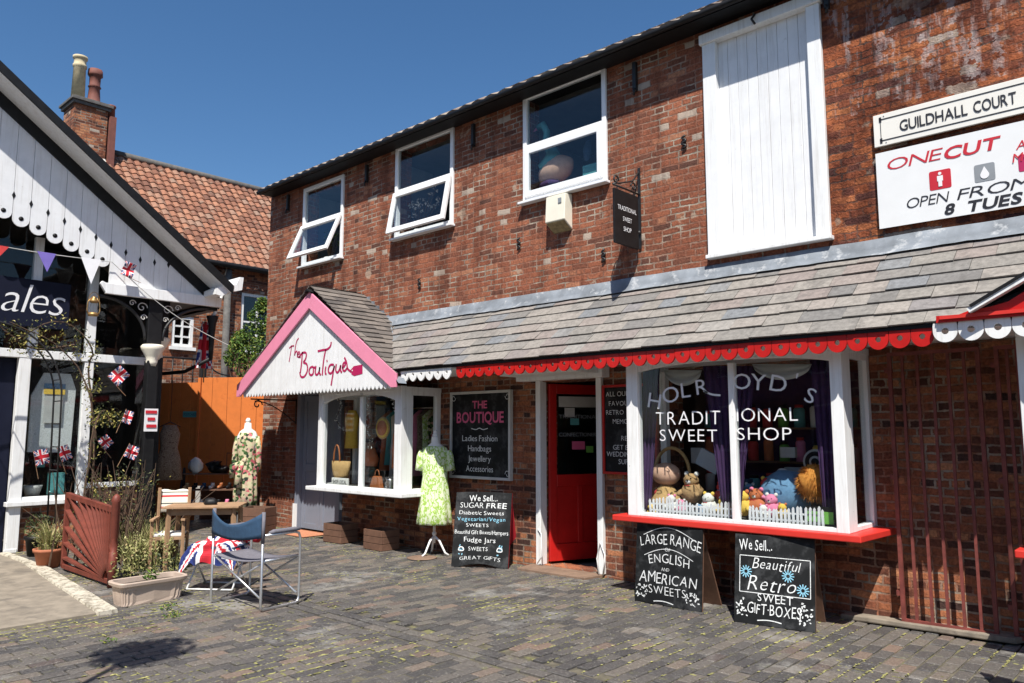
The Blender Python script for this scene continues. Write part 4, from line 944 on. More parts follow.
for p in paths:
    p[0].z = max(.02, p[0].z) if p is not paths[0] else .02
    q = p
    for _ in range(2): q = [q[0]]+[w_ for a, c in zip(q, q[1:]) for w_ in (a.lerp(c, .25), a.lerp(c, .75))]+[q[-1]]
    b.tube([w_+V((rd.gauss(0, .01), rd.gauss(0, .01), 0)) for w_ in q], [.016-.011*i/len(q) for i in range(len(q))], 5)
b.build('stems', 'twig', cl)
b = B(); b2 = B()
for p in paths:
    for a, c in zip(p, p[1:]):
        for k in range(9):
            o = a.lerp(c, rd.random()); tgt = b if rd.random() < .5 else b2
            leaves(tgt, o, (.10, .13, .10), 6, .045, rd, .3, 0)
for (u, v, r, nn) in ((30, 345, .22, 70), (65, 338, .2, 60), (85, 352, .18, 60), (108, 418, .2, 120), (92, 385, .15, 60), (15, 330, .2, 40)):
    o = P(u, v, 'x', -11.25); leaves(b, o, (r*.7, r*1.2, r*.7), nn//2, .05, rd, .3, 0); leaves(b2, o, (r*.8, r*1.4, r*.8), nn//2, .045, rd, .3, 0)
b.build('leaves', 'yleaf', cl, normals=False); b2.build('leaves', 'darkleaf', cl, normals=False)
# twiggy dark shrub behind the trellis
ts = thing('bare_shrub', (-10.2, 4.0, 0), 'dark twiggy shrub standing behind the red brown trellis panel', 'shrub')
b = B(); rd = random.Random(31)
for i in range(70):
    o = V((-10.3+rd.gauss(0, .25), 3.95+rd.gauss(0, .28), 0)); e = o+V((rd.gauss(0, .3), rd.gauss(0, .35), rd.uniform(.6, 1.25))); m_ = o.lerp(e, .5)+V((rd.gauss(0, .06), rd.gauss(0, .06), .05)); b.tube([o, m_, e], [.012, .008, .003], 4)
b.build('stems', 'twig', ts)
b = B(); leaves(b, (-10.3, 3.95, .7), (.5, .62, .5), 420, .05, rd); b.build('leaves', 'darkleaf', ts, normals=False)
b = B(); leaves(b, (-10.3, 4.0, .8), (.5, .6, .45), 70, .05, rd); b.build('flowers', 'yleaf', ts, normals=False)
# grassy bush beside the trough
gb2 = thing('grassy_bush', (-9.3, 4.1, 0), 'straggly yellow green grassy bush between the trellis and the striped chair', 'bush')
b = B(); rd = random.Random(8); tag_c = P(150, 560, 'z', 0)
for (u, v, n_, L_) in ((138, 572, 230, .52), (158, 566, 230, .55), (172, 562, 140, .48), (128, 560, 170, .62), (150, 558, 170, .62), (182, 568, 70, .3)): o = P(u-3, v-1, 'z', 0); blades(b, o, n_, L_, .12, rd, .014, .7)
b.build('blades', 'blade', gb2, normals=False)
b = B(); leaves(b, P(146, 562, 'z', .24), (.34, .34, .34), 700, .04, rd, 0, 0); b.build('leaves', 'blade', gb2, normals=False)
b = B(); leaves(b, P(152, 566, 'z', .1), (.42, .42, .14), 260, .05, rd, 0, 0); b.build('leaves', 'darkleaf', gb2, normals=False)
# ---------------- sunburst trellis panel
tr = thing('trellis_panel', (-9.3, 3.23, 0), 'red brown sunburst timber trellis panel with a turned post beside the kerb', 'trellis')
tx0, tx1, ty = -10.05, -8.62, 3.24
tp0, tp1 = .86, .78
b = B(); b.bar((tx0, ty, tp0), (tx1, ty, tp1), .05, .06); b.bar((tx0, ty, .04), (tx0, ty, tp0), .045, .05); b.bar((tx0, ty, .05), (tx1, ty, .05), .05, .05); b.build('frame', 'redwood', tr, bevel=.004)
hub = V((tx1-.05, ty, .06)); k = 13
for i in range(k):
    a = math.pi-(i+.5)/k*(math.pi/2+.02); d = V((math.cos(a), 0, math.sin(a)))
    tmx = (tx0-hub.x)/d.x if d.x < -1e-3 else 99; sl_ = (tp1-tp0)/(tx1-tx0); tmz = (tp0+sl_*(hub.x-tx0)-hub.z)/(d.z-sl_*d.x) if d.z > 0 else 99
    e = hub+d*min(tmx, tmz); b = B(); b.bar(hub+d*.08, e, .022, .055, up=(0, 1, 0)); b.build('ray', 'redwood', tr)
b = B(); b.loft([(0, .042, .042), (.35, .042, .042), (.36, .03, .03), (.42, .045, .045), (.48, .03, .03), (.5, .042, .042), (.86, .042, .042), (.88, .05, .05), (.93, .03, .03), (.95, .005, .005)], 10, (tx1+.02, ty, 0)); b.build('post', 'redwood', tr)
# pots and troughs
def potplant(c, r, h, mt, lab, nm='terracotta_pot'): 
    t = thing(nm, c, lab, 'plant pot'); b = B()
    b.loft([(0, r*.72, r*.72), (h*.82, r*.95, r*.95), (h*.82, r*1.06, r*1.06), (h, r*1.08, r*1.08), (h, r*.93, r*.93), (h*.9, r*.9, r*.9)], 20, c); b.build('pot', mt, t); return t
pc = P(48, 567, 'z', 0); t = potplant(tuple(pc), .16, .22, 'pot', 'terracotta pot with a spiky pale shrub beside the left end of the trellis')
b = B(); b.loft([(.19, .145, .145), (.20, .14, .14)], 14, pc); b.build('soil', 'soil', t)
b = B(); rd = random.Random(41); blades(b, pc+V((0, 0, .18)), 240, .42, .10, rd, .014, .8); leaves(b, pc+V((0, 0, .34)), (.2, .2, .18), 170, .035, rd); b.build('foliage', 'blade', t, normals=False)
pc = P(36, 556, 'z', 0); t = potplant(tuple(pc), .14, .26, 'black', 'black pot with dark leaves half hidden behind the terracotta pot', 'black_pot')
b = B(); leaves(b, pc+V((0, 0, .36)), (.17, .17, .2), 260, .06, rd); b.build('foliage', 'darkleaf', t, normals=False)
tb = thing('plant_trough', (-7.6, 3.3, 0), 'beige ribbed plastic trough with one small green plant at the kerb corner', 'plant trough')
q0, q1 = V((-7.52, 2.90, 0)), V((-7.55, 3.55, 0)); ax_ = (q1-q0); Lh = ax_.length/2; a_ = math.atan2(ax_.y, ax_.x); cc = (q0+q1)/2+V((-.13, .0, 0))
def rrect(l, w_, z, n=48, rib=0):
    out = []
    for i in range(n):
        th = 2*math.pi*i/n; ct, st = math.cos(th), math.sin(th); e = .28
        x = l*math.copysign(abs(ct)**e, ct); y = w_*math.copysign(abs(st)**e, st)
        if rib and i % 2: x *= 1-.012*rib; y *= 1-.07*rib
        out.append(cc+V((x*math.cos(a_)-y*math.sin(a_), x*math.sin(a_)+y*math.cos(a_), z)))
    return out
b = B(); rings = [rrect(Lh*.86, .115, .0), rrect(Lh*.875, .12, .03, rib=1), rrect(Lh*.92, .132, .15, rib=1), rrect(Lh*.94, .138, .175), rrect(Lh*1.0, .155, .18), rrect(Lh*1.02, .16, .205), rrect(Lh*1.0, .155, .215), rrect(Lh*.92, .135, .212), rrect(Lh*.9, .13, .14)]
n = 48; vs = [p for r in rings for p in r]; b.vf(vs, [(i*n+q, i*n+(q+1) % n, (i+1)*n+(q+1) % n, (i+1)*n+q) for i in range(len(rings)-1) for q in range(n)]+[tuple(range(n-1, -1, -1))]); b.build('trough', 'terra', tb)
b = B(); b.face(rrect(Lh*.91, .133, .17)); b.build('soil', 'soil', tb)
b = B(); leaves(b, cc+V((0, .02, .235)), (.05, .07, .055), 46, .05, rd, 0, 0); b.build('seedling', 'hedge', tb, normals=False)
b = B(); rd = random.Random(77)
for (u, v) in ((165, 610), (170, 606), (172, 618), (108, 642), (176, 615)):
    o = P(u, v, 'z', 0); leaves(b, o+V((0, 0, .015)), (.07, .07, .02), 26, .03, rd, 0, 0)
tag(b.build('weeds', 'hedge', normals=False), 'small green weeds growing from the paving beside the beige trough', 'weeds', kind='stuff')
# ---------------- fence, alley, rear house
fe = thing('board_fence', (-13.7, 6.6, 0), 'tall orange stained board fence closing the alley between the two buildings', 'fence')
fa, fb = V((-14.9, 5.86, 0)), V((-12.66, 7.32, 0)); fd = (fb-fa); FL = fd.length; fd.normalize(); fn = V((fd.y, -fd.x, 0)); frot = Matrix((fd, -fn, V((0, 0, 1)))).transposed()
def fbx(b, s0, s1, z0, z1, t0, t1): b.obox(fa+fd*((s0+s1)/2)+fn*((t0+t1)/2)+V((0, 0, (z0+z1)/2)), (s1-s0, abs(t1-t0), z1-z0), frot)
sp = 1.27
b = B(); s = 0
while s < sp-.05:
    w_ = .22; fbx(b, s, min(s+w_, sp)-.004, .0, 2.50, -.05, -.03); s += w_
b.build('panel', 'fencewood', fe, bevel=.003)
b = B(); s = sp
wd = [.06, .22, .30, .28, .3, .3, .3]
for w_ in wd:
    if s > FL-.03: break
    fbx(b, s, min(s+w_, FL)-.006, .62, 2.585, 0, .02 if w_ > .1 else .05); s += w_
tag(b.build('panel', 'fencewood', fe, bevel=.003), 'taller right hand gate panel with a gap below')
b = B(); fbx(b, sp, FL, 0, .6, -.25, -.2); b.build('gap_shade_board', 'brownwood', fe)  # dark board added to stand for the shade in the gap below
b = B(); fbx(b, sp+.62, sp+.9, .84, 1.22, .021, .028); b.build('hatch', 'brownwood', fe)
b = B(); fbx(b, sp+.635, sp+.885, .855, 1.205, .0285, .032); b.build('hatch_panel', 'fencewood', fe)
nb = thing('nameplate', tuple(fa+fd*(sp-.3)+V((0, 0, 1.9))), 'small blue grey plate fixed to the orange fence', 'plate')
b = B(); pc = P(181, 417, 'z', 1.86); s0 = (pc-fa).dot(fd); fbx(b, s0-.15, s0+.17, 1.86, 1.97, -.028, -.01); b.build('plate', 'tealpl', nb)
b = B(); write(b, 'POSTCARDS', fa+fd*s0+fn*(-.01)+V((0, 0, 1.89)), fd, (0, 0, 1), .045, w=.26); b.build('lettering', 'navy', nb, normals=False)
# rear house
rh = thing('rear_house', (-18, 9, 0), 'old brown brick house with an orange pantile roof rising behind the fence', 'building')
hw_ = [(8.0-.0, 8.62-.0, 3.50, 4.36), (9.55, 10.35, 3.75, 5.0)]
w1 = [P(171, 346, 'x', -18), P(193, 317, 'x', -18)]; w2 = [P(240, 338, 'x', -18), P(268, 296, 'x', -18)]
hw_ = [(w1[0].y, w1[1].y+.03, w1[0].z, w1[1].z), (w2[0].y, w2[1].y+.2, w2[0].z-.3, w2[1].z)]
b = B(); wall_open(b, 3, 16, -.05, 5.86, -18, .25, hw_, axis='y'); b.prism([(-18, 6.86, 5.8), (-20.55, 6.86, 8.75), (-23, 6.86, 5.8)], (0, .02, 0)); b.prism([(-18.3, 6.9, 0), (-23, 6.9, 0), (-23, 6.9, 5.8), (-18.3, 6.9, 5.8)], (0, .02, 0)); b.build('wall', 'brick_back', rh)
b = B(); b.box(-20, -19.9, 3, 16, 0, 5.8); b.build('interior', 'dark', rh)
b = B(); rs = V((-2.65, 0, 2.95)); pantiles(b, (-17.8, 6.82, 5.72), (0, 1, 0), rs, 9, rs.length, w=.20, h=.23, amp=.04, rd=random.Random(3)); b.build('roof', 'pantile', rh)
b = B(); b.prism([(-17.85, 6.85, 5.72), (-20.45, 6.85, 8.62), (-23, 6.85, 5.72)], (0, 9, 0)); b.build('roof_deck', 'brownwood', rh)
b = B(); b.tube([(-20.45, 6.8, 8.72), (-20.45, 15.8, 8.72)], .09, 10); b.build('ridge', 'ridge', rh)
b = B(); b.bar((-17.75, 6.78, 5.72), (-20.45, 6.78, 8.74), .08, .05); b.build('verge', 'render', rh)
b = B(); b.tube([(-17.72, 3, 5.68), (-17.72, 15.8, 5.68)], .07, 8); b.build('gutter', 'black', rh)
for (y0, y1, z0, z1), nv, nh in zip(hw_, (2, 2), (3, 2)):
    b = B(); frame_rect(b, y0, y1, z0, z1, -18.1, -18.02, .075, axis='y')
    for i in range(1, nv): yy = y0+(y1-y0)*i/nv; b.box(-18.09, -18.03, yy-.02, yy+.02, z0+.07, z1-.07)
    for i in range(1, nh): z_ = z0+(z1-z0)*i/nh; b.box(-18.088, -18.032, y0+.07, y1-.07, z_-.02, z_+.02)
    b.box(-18.1, -17.93, y0-.05, y1+.05, z0-.08, z0-.002)
    fr_ = b.build('window', 'white', rh); b = B(); b.box(-18.06, -18.055, y0+.07, y1-.07, z0+.07, z1-.07); b.build('pane', 'glassup', fr_)
    b = B(); b.box(-17.995, -17.985, y0-.1, y1+.1, z1+.02, z1+.24); b.build('lintel', 'brick', rh)
# chimney
cy0, cy1 = 6.06, 6.82; cx0, cx1 = -20.9, -20.1
b = B(); b.box(cx0, cx1, cy0, cy1, 6.5, 9.62); chm = tag(b.build('chimney', 'brick_back', rh), 'brick chimney stack with three pots')
b = B(); b.box(cx0-.06, cx1+.06, cy0-.06, cy1+.06, 9.62, 9.70); b.box(cx0-.1, cx1+.1, cy0-.1, cy1+.1, 9.70, 9.77); b.box(cx0-.03, cx1+.03, cy0-.03, cy1+.03, 9.77, 9.82); b.build('stack_cap', 'ridge', chm, bevel=.01)
b = B(); c_ = (-20.5, 6.23, 9.8); b.loft([(0, .16, .16), (.9, .14, .14), (.92, .16, .16), (.98, .16, .16), (1.0, .14, .14), (1.12, .14, .14), (1.14, .17, .17), (1.2, .17, .17), (1.2, .13, .13)], 18, c_); tag(b.build('chimney_pot', 'buff', chm), 'tall buff pot')
b = B(); c_ = (-20.5, 6.60, 9.8); b.loft([(0, .17, .17), (.12, .17, .17), (.14, .15, .15), (.5, .125, .125), (.52, .155, .155), (.56, .125, .125), (.8, .13, .13), (.82, .17, .17), (.86, .17, .17), (.98, .16, .16), (.98, .1, .1)], 18, c_, fold=.04, k=8); tag(b.build('chimney_pot', 'potred', chm), 'dark red castellated pot')
b = B(); c_ = (-20.3, 6.95, 9.5); b.loft([(0, .11, .11), (.32, .10, .10), (.33, .12, .12), (.38, .12, .12)], 14, c_); b.box(-20.5, -20.0, 6.861, 7.0, 8.0, 9.5); tag(b.build('chimney_pot', 'potred', chm), 'short red pot')
# downpipe on rear house, railings, white wall
b = B(); dpx = P(226, 320, 'x', -17.9); b.tube([(-17.88, dpx.y, 0), (-17.88, dpx.y, 5.6)], .085, 10); b.build('downpipe', 'ridge', rh)
b = B(); b.box(-16.8, -16.2, 5.0, 12, 0, 2.45); b.build  # terrace retaining wall
tag(b.build('terrace_wall', 'render'), 'dirty white terrace wall behind the orange fence', 'wall')
rl = thing('iron_railing', (-16.3, 7.5, 2.45), 'black wrought iron railing with curled ends above the orange fence', 'railing')
b = B(); ra, rb_ = P(160, 352, 'x', -16.3), P(196, 350, 'x', -16.3); rc, rdn = P(205, 345, 'x', -16.3), P(247, 379, 'x', -16.3)
y0 = ra.y-.6; b.tube([(-16.3, y0, 3.16), (-16.3, rc.y, 3.16)], .022, 6); b.tube(curvepts(lambda t: (-16.3, rc.y+(rdn.y-rc.y)*t, 3.16-(.62)*t-.08*math.sin(t*6.28)), 0, 1, 12), .018, 6); b.tube([(-16.3, y0, 2.6), (-16.3, rdn.y, 2.52)], .015, 6); b.build('rail', 'iron', rl)
yy = y0
while yy < rdn.y-.05:
    t = max(0, (yy-rc.y)/(rdn.y-rc.y)); b = B(); b.tube([(-16.3, yy, 2.45), (-16.3, yy, 3.16-.62*t)], .014, 6); b.build('baluster', 'iron', rl); yy += .22
b = B(); b.box(-16.36, -16.24, rc.y-.08, rc.y+.04, 2.3, 3.3); b.build('newel', 'iron', rl, bevel=.01)
# leafy bush behind fence
tr2 = thing('leafy_tree', (-15.2, 8.2, 0), 'bright green leafy bush growing above the orange fence against the brick corner', 'bush')
b = B(); rd = random.Random(12); b.tube([(-15.3, 8.35, 0), (-15.25, 8.3, 1.6), (-15.2, 8.3, 3)], [.09, .07, .03], 8)
for i in range(14): a = rd.uniform(0, 6.28); b.tube([(-15.25, 8.3, rd.uniform(1.5, 2.6)), (-15.2+.45*math.cos(a), 8.3+.45*math.sin(a), rd.uniform(2.8, 3.8))], [.03, .008], 5)
b.build('trunk', 'twig', tr2)
b = B()
for (u, v, r) in ((245, 350, .36), (235, 356, .24), (258, 335, .34), (262, 318, .3), (252, 365, .4), (240, 340, .2), (268, 350, .4), (262, 305, .15)):
    o = P(u, v, 'y', 8.2); leaves(b, o, (r, r, r*1.15), 420, .085, rd, .2, .1)
b.build('crown', 'hedge', tr2, normals=False)
# unseen basket post placed left of the view for its shadow on the paving
lpst = thing('basket_post', (-4.4, .55, 0), 'unseen black post topped by a leafy plant basket, casting the shadow at the bottom left', 'planter post')
b = B(); b.tube([(-4.4, .55, 0), (-4.4, .55, 3.45)], .025, 10); b.loft([(0, .12, .12), (.03, .11, .11), (.08, .04, .04)], 16, (-4.4, .55, 0)); b.build('post', 'iron', lpst)
b = B(); b.loft([(3.42, .05, .05), (3.46, .15, .15), (3.54, .22, .22), (3.62, .25, .25)], 20, (-4.4, .55, 0)); b.build('basket', 'twig', lpst)
b = B(); leaves(b, (-4.4, .55, 3.68), (.33, .36, .24), 1100, .08, rd, .6, 0); leaves(b, (-4.4, .55, 3.5), (.3, .3, .22), 350, .07, rd, .8, .6); b.build('foliage', 'hedge', lpst, normals=False)
b = B(); leaves(b, (-4.4, .55, 3.7), (.34, .36, .25), 130, .05, rd, 0, .7); b.build('flowers', 'pinkpl', lpst, normals=False)
# buildings behind the camera, seen only in the window panes
ob = thing('opposite_building', (-3, -10, 0), 'red brick building on the far side of the court, seen only reflected in the panes', 'building')
b = B(); wall_open(b, -14, 10, -.05, 5.2, -10, .3, [(x, x+1.2, 1.0, 2.4) for x in range(-12, 9, 3)]+[(x, x+1.0, 3.3, 4.5) for x in range(-12, 9, 3)]); b.face([(-14, -10.3, 5.2), (10, -10.3, 5.2), (10, -10, 5.2), (-14, -10, 5.2)]); b.build('wall', 'brick_low', ob, normals=False)
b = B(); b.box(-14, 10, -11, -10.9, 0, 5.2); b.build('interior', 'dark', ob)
b = B(); b.prism([(-14.3, -9.7, 5.15), (-14.3, -13, 7.6), (-14.3, -16, 5.15)], (24.6, 0, 0)); b.build('roof', 'darkslate', ob)
for x in range(-12, 9, 3):
    for (a, c, z0, z1) in ((x, x+1.2, 1.0, 2.4), (x, x+1.0, 3.3, 4.5)): b = B(); frame_rect(b, a, c, z0, z1, -10.12, -10.04, .07); b.box((a+c)/2-.02, (a+c)/2+.02, -10.11, -10.05, z0+.07, z1-.07); b.build('window', 'white', ob)
# ================================================================== THINGS ON AND BY THE MAIN WALL
FX, FZ = (1, 0, 0), (0, 0, 1)
def WT(b, s, u0, u1, v0, h, y, **k):
    a = P(u0, v0, 'y', y); c = P(u1, v0, 'y', y); write(b, s, (a.x, y, a.z), FX, FZ, h, w=c.x-a.x, align='l', lift=.001, **k)
# street name plate
t = thing('street_sign', (-1.45, 7.12, 4.13), 'white enamel street name plate reading GUILDHALL COURT above the vinyl banner', 'street sign')
sx0, sx1 = -2.09, -.72
b = B(); b.box(sx0, sx1, 7.10, 7.125, 4.13, 4.425); b.build('plate', 'signwhite', t, bevel=.003)
b = B(); a = P(900, 139, 'y', 7.1); zb_ = 4.225
c0, c1, c2, c3 = [P(u, 130, 'y', 7.1).x for u in (900, 969, 974+1, 1019)]
write(b, 'GUILDHALL', (c0, 7.099, zb_), FX, FZ, .095, w=c1-c0, align='l', off=.008); write(b, 'COURT', (c2, 7.099, zb_), FX, FZ, .095, w=c3-c2, align='l', off=.008); b.build('lettering', 'textblack', t, normals=False)
b = B()
for z in (4.175, 4.37): b.box(sx0+.05, sx1-.05, 7.096, 7.0985, z, z+.008)
for x in (sx0+.05, sx1-.07): b.box(x, x+.02, 7.096, 7.0985, 4.155, 4.20); b.box(x, x+.02, 7.096, 7.0985, 4.35, 4.395); b.box(x+.008, x+.013, 7.096, 7.0985, 4.20, 4.35)
b.build('border_lines', 'textblack', t)
b = B()
for x in (sx0+.09, sx0+.1, sx1-.1): b.ball((x, 7.098, 4.40 if x != sx0+.1 else 4.155), (.006, .004, .006), 8)
b.build('screws', 'textgrey', t)
# banner
t = thing('vinyl_banner', (-.6, 7.12, 3.39), 'white vinyl banner in red, black and grey print tied below the street name plate', 'banner')
b = B(); nx, nz = 30, 8; vs = []
for i in range(nx+1):
    for j in range(nz+1): x = -2.09+3.0*i/nx; z = 3.385+.69*j/nz-.012*(i/nx); vs.append((x, 7.1105+.0006*noise.noise(V((x*3, z*4, 0))), z))
b.vf(vs, [(i*(nz+1)+j, (i+1)*(nz+1)+j, (i+1)*(nz+1)+j+1, i*(nz+1)+j+1) for i in range(nx) for j in range(nz)]); o = b.build('sheet', 'banner', t, normals=False)
md = o.modifiers.new('thick', 'SOLIDIFY'); md.thickness = .002; md.offset = -1
yb = 7.108
b = B(); WT(b, 'ONE', 886, 941, 171, .10, yb, shear=.18, off=-.008); WT(b, 'CUT', 943, 999, 160, .10, yb, shear=.18, off=.022)
a = P(1016, 150, 'y', yb); write(b, 'AND', (a.x, yb, a.z), FX, FZ, .07, shear=.18, align='l', lift=.001); write(b, 'MORE', (a.x-.03, yb, a.z-.1), FX, FZ, .07, shear=.18, align='l'); b.build('lettering', 'textred', t, normals=False)
b = B(); WT(b, 'OPEN', 906, 948, 209, .088, yb, shear=.2, off=-.008); WT(b, 'FROM', 957, 1031, 200, .088, yb, shear=.2, off=-.008); WT(b, '8', 944, 954, 215, .085, yb, shear=.2, off=.03); WT(b, 'TUES', 966, 1022, 212, .085, yb, shear=.2, off=.03)
a = P(1036, 205, 'y', yb); write(b, 'DAY', (a.x, yb, a.z-.01), FX, FZ, .085, shear=.2, off=.03, align='l'); b.build('lettering', 'textblack', t, normals=False)
def rsq(b, x0, x1, z0, z1, y, r=.02):
    pts = []
    for cx, cz, a0 in ((x1-r, z1-r, 0), (x0+r, z1-r, 90), (x0+r, z0+r, 180), (x1-r, z0+r, 270)):
        for k in range(5): a = R(a0+k*22.5); pts.append((cx+r*math.cos(a), y, cz+r*math.sin(a)))
    b.prism(pts, (0, .003, 0))
for (u0, u1, v0, v1, m_, nm) in ((930, 952, 191, 169, 'textred', 'person_icon'), (975, 996, 183, 161, 'textgrey', 'drop_icon'), (1019, 1040, 172, 150, 'magenta', 'third_icon')):
    pa, pb = P(u0, v0, 'y', yb), P(u1, v0, 'y', yb); s_ = pb.x-pa.x; z0 = pa.z-.0
    b = B(); rsq(b, pa.x, pb.x, z0, z0+s_, yb-.0, .015); ic = b.build(nm, m_, t)
    cx = (pa.x+pb.x)/2; b = B()
    if nm != 'drop_icon':
        b.prism([(cx+.013*math.cos(k*.5236), yb-.004, z0+s_*.82+.013*math.sin(k*.5236)) for k in range(12)], (0, .003, 0)); b.box(cx-.022, cx+.022, yb-.004, yb-.001, z0+s_*.42, z0+s_*.7); b.box(cx-.014, cx+.014, yb-.0045, yb-.0015, z0+s_*.14, z0+s_*.42)
    else:
        b.prism([(cx, yb-.004, z0+s_*.85)]+[(cx+.032*math.cos(a), yb-.004, z0+s_*.36+.032*math.sin(a)) for a in [R(150+k*24) for k in range(11)]], (0, .003, 0))
    b.build('symbol', 'uwhite', ic)
# hanging sign
HX = -4.6
t = thing('hanging_sign', (HX, 7.12, 3.59), 'black hanging sign reading TRADITIONAL SWEET SHOP on an iron scroll bracket', 'hanging sign')
b = B(); b.box(HX-.012, HX+.012, 6.63, 7.09, 3.60, 4.20); b.build('board', 'black', t, bevel=.003)
b = B()
for s_, z, w_ in (('TRADITIONAL', 3.98, .36), ('SWEET', 3.865, .17), ('SHOP', 3.755, .15)): write(b, s_, (HX+.012, 6.865, z), (0, 1, 0), FZ, .05, w=w_, jit=.03)
b.build('lettering', 'uwhite', t, normals=False)
b = B()
for s_, z, w_ in (('TRADITIONAL', 3.98, .36), ('SWEET', 3.865, .17), ('SHOP', 3.755, .15)): write(b, s_, (HX-.012, 6.865, z), (0, -1, 0), FZ, .05, w=w_, jit=.03)
b.build('lettering', 'uwhite', t, normals=False)
b = B(); b.tube([(HX, 7.145, 4.24), (HX, 6.62, 4.24)], .011, 6); b.bar((HX, 7.135, 4.55), (HX, 7.135, 3.62), .03, .012)
b.tube([(HX, 7.13, 4.50), (HX, 7.0, 4.36), (HX, 6.75, 4.28), (HX, 6.63, 4.25)], .009, 6)
for cy, s_ in ((6.68, 1), (7.02, -1)): b.tube(curvepts(lambda a: (HX, cy+s_*(.055-.006*a)*math.cos(a), 4.30+(.055-.006*a)*math.sin(a)), 0, 7, 22), .009, 6)
for yy in (6.7, 7.02): b.tube([(HX, yy, 4.24), (HX, yy, 4.2)], .006, 5)
b.tube([(HX, 7.1, 3.8), (HX, 7.14, 3.8)], .02, 6); b.build('bracket', 'iron', t)
# cream box with brown underside below the toy window
t = thing('alarm_box', (-5.7, 7.15, 4.0), 'cream plastic sounder box on the brick wall directly under the toy window', 'alarm box')
b = B(); b.prism([(-5.86, 7.148, 4.45), (-5.86, 7.01, 4.44), (-5.86, 6.99, 4.12), (-5.86, 7.148, 4.02)], (.30, 0, 0)); b.build('case', 'cream', t, bevel=.008)
b = B(); b.prism([(-5.845, 7.0, 4.112), (-5.845, 7.14, 4.018), (-5.845, 7.14, 4.010), (-5.845, 7.0, 4.104)], (.27, 0, 0)); b.build('underside', 'brownunder', t)
b = B(); b.box(-5.66, -5.61, 6.993, 7.0, 4.33, 4.39); b.build('label', 'textgrey', t)
# boutique menu board
t = thing('notice_board', (-7.08, 7.12, 1.0), 'framed black board listing the boutique wares on the brick beside the green dress', 'sign board')
bx0, bx1, bz0, bz1 = -7.635, -6.53, .99, 2.125
b = B(); frame_rect(b, bx0, bx1, bz0, bz1, 7.09, 7.148, .035); b.build('frame', 'pale', t, bevel=.004)
b = B(); b.box(bx0+.035, bx1-.035, 7.11, 7.14, bz0+.035, bz1-.035); b.build('panel', 'chalkboard', t)
cx = (bx0+bx1)/2; b = B()
write(b, 'THE', (cx, 7.109, 1.90), FX, FZ, .095, w=.27, off=.02); write(b, 'BOUTIQUE', (cx, 7.109, 1.715), FX, FZ, .135, w=.86, off=.022); b.build('heading', 'pinktext', t, normals=False)
b = B()
for s_, z, w_, m_ in (('Ladies Fashion', 1.475, .64, 0), ('Handbags', 1.345, .42, 0), ('Jewellery', 1.215, .41, 0), ('Accessories', 1.085, .49, 0)): write(b, s_, (cx, 7.109, z), FX, FZ, .075, w=w_, off=-.004, narrow=.8)
stroke(b, [(cx-.15, 7.108, 1.64), (cx-.06, 7.108, 1.62), (cx, 7.108, 1.65), (cx+.06, 7.108, 1.62), (cx+.15, 7.108, 1.64)], .01, (0, -1, 0))
for (xx, zz_, s1, s2) in ((bx0+.1, bz1-.1, 1, -1), (bx1-.1, bz1-.1, -1, -1), (bx0+.1, bz0+.1, 1, 1), (bx1-.1, bz0+.1, -1, 1)):
    stroke(b, [(xx-s1*.04+s1*(.05-.005*a)*math.cos(a)*.8, 7.108, zz_-s2*.02+s2*(.05-.005*a)*math.sin(a)) for a in [k*.7 for k in range(10)]], .007, (0, -1, 0))
b.build('lettering', 'chalk', t, normals=False)
# black board by the red door
t = thing('chalk_board', (-4.8, 7.12, 1.13), 'red framed black board on the brick between the red door and sweet shop bay', 'sign board')
b = B(); frame_rect(b, -5.13, -4.42, 1.13, 2.12, 7.10, 7.148, .028); b.build('frame', 'redp', t, bevel=.003)
b = B(); b.box(-5.10, -4.45, 7.115, 7.14, 1.16, 2.09); b.build('panel', 'chalkboard', t)
b = B()
for s_, z, x in (('ALL OUR', 1.99, -5.08), ('FAVOURITE', 1.885, -5.04), ('RETRO', 1.785, -5.08), ('MEMORIES', 1.685, -4.99), ('REAL', 1.50, -4.88), ('GET BAGS', 1.40, -4.99), ('WEDDINGS', 1.325, -5.08), ('SUPPLIED', 1.245, -4.92)): write(b, s_, (x, 7.114, z), FX, FZ, .052, align='l', jit=.06, off=-.006, gap=.16)
b.build('lettering', 'chalk', t, normals=False)
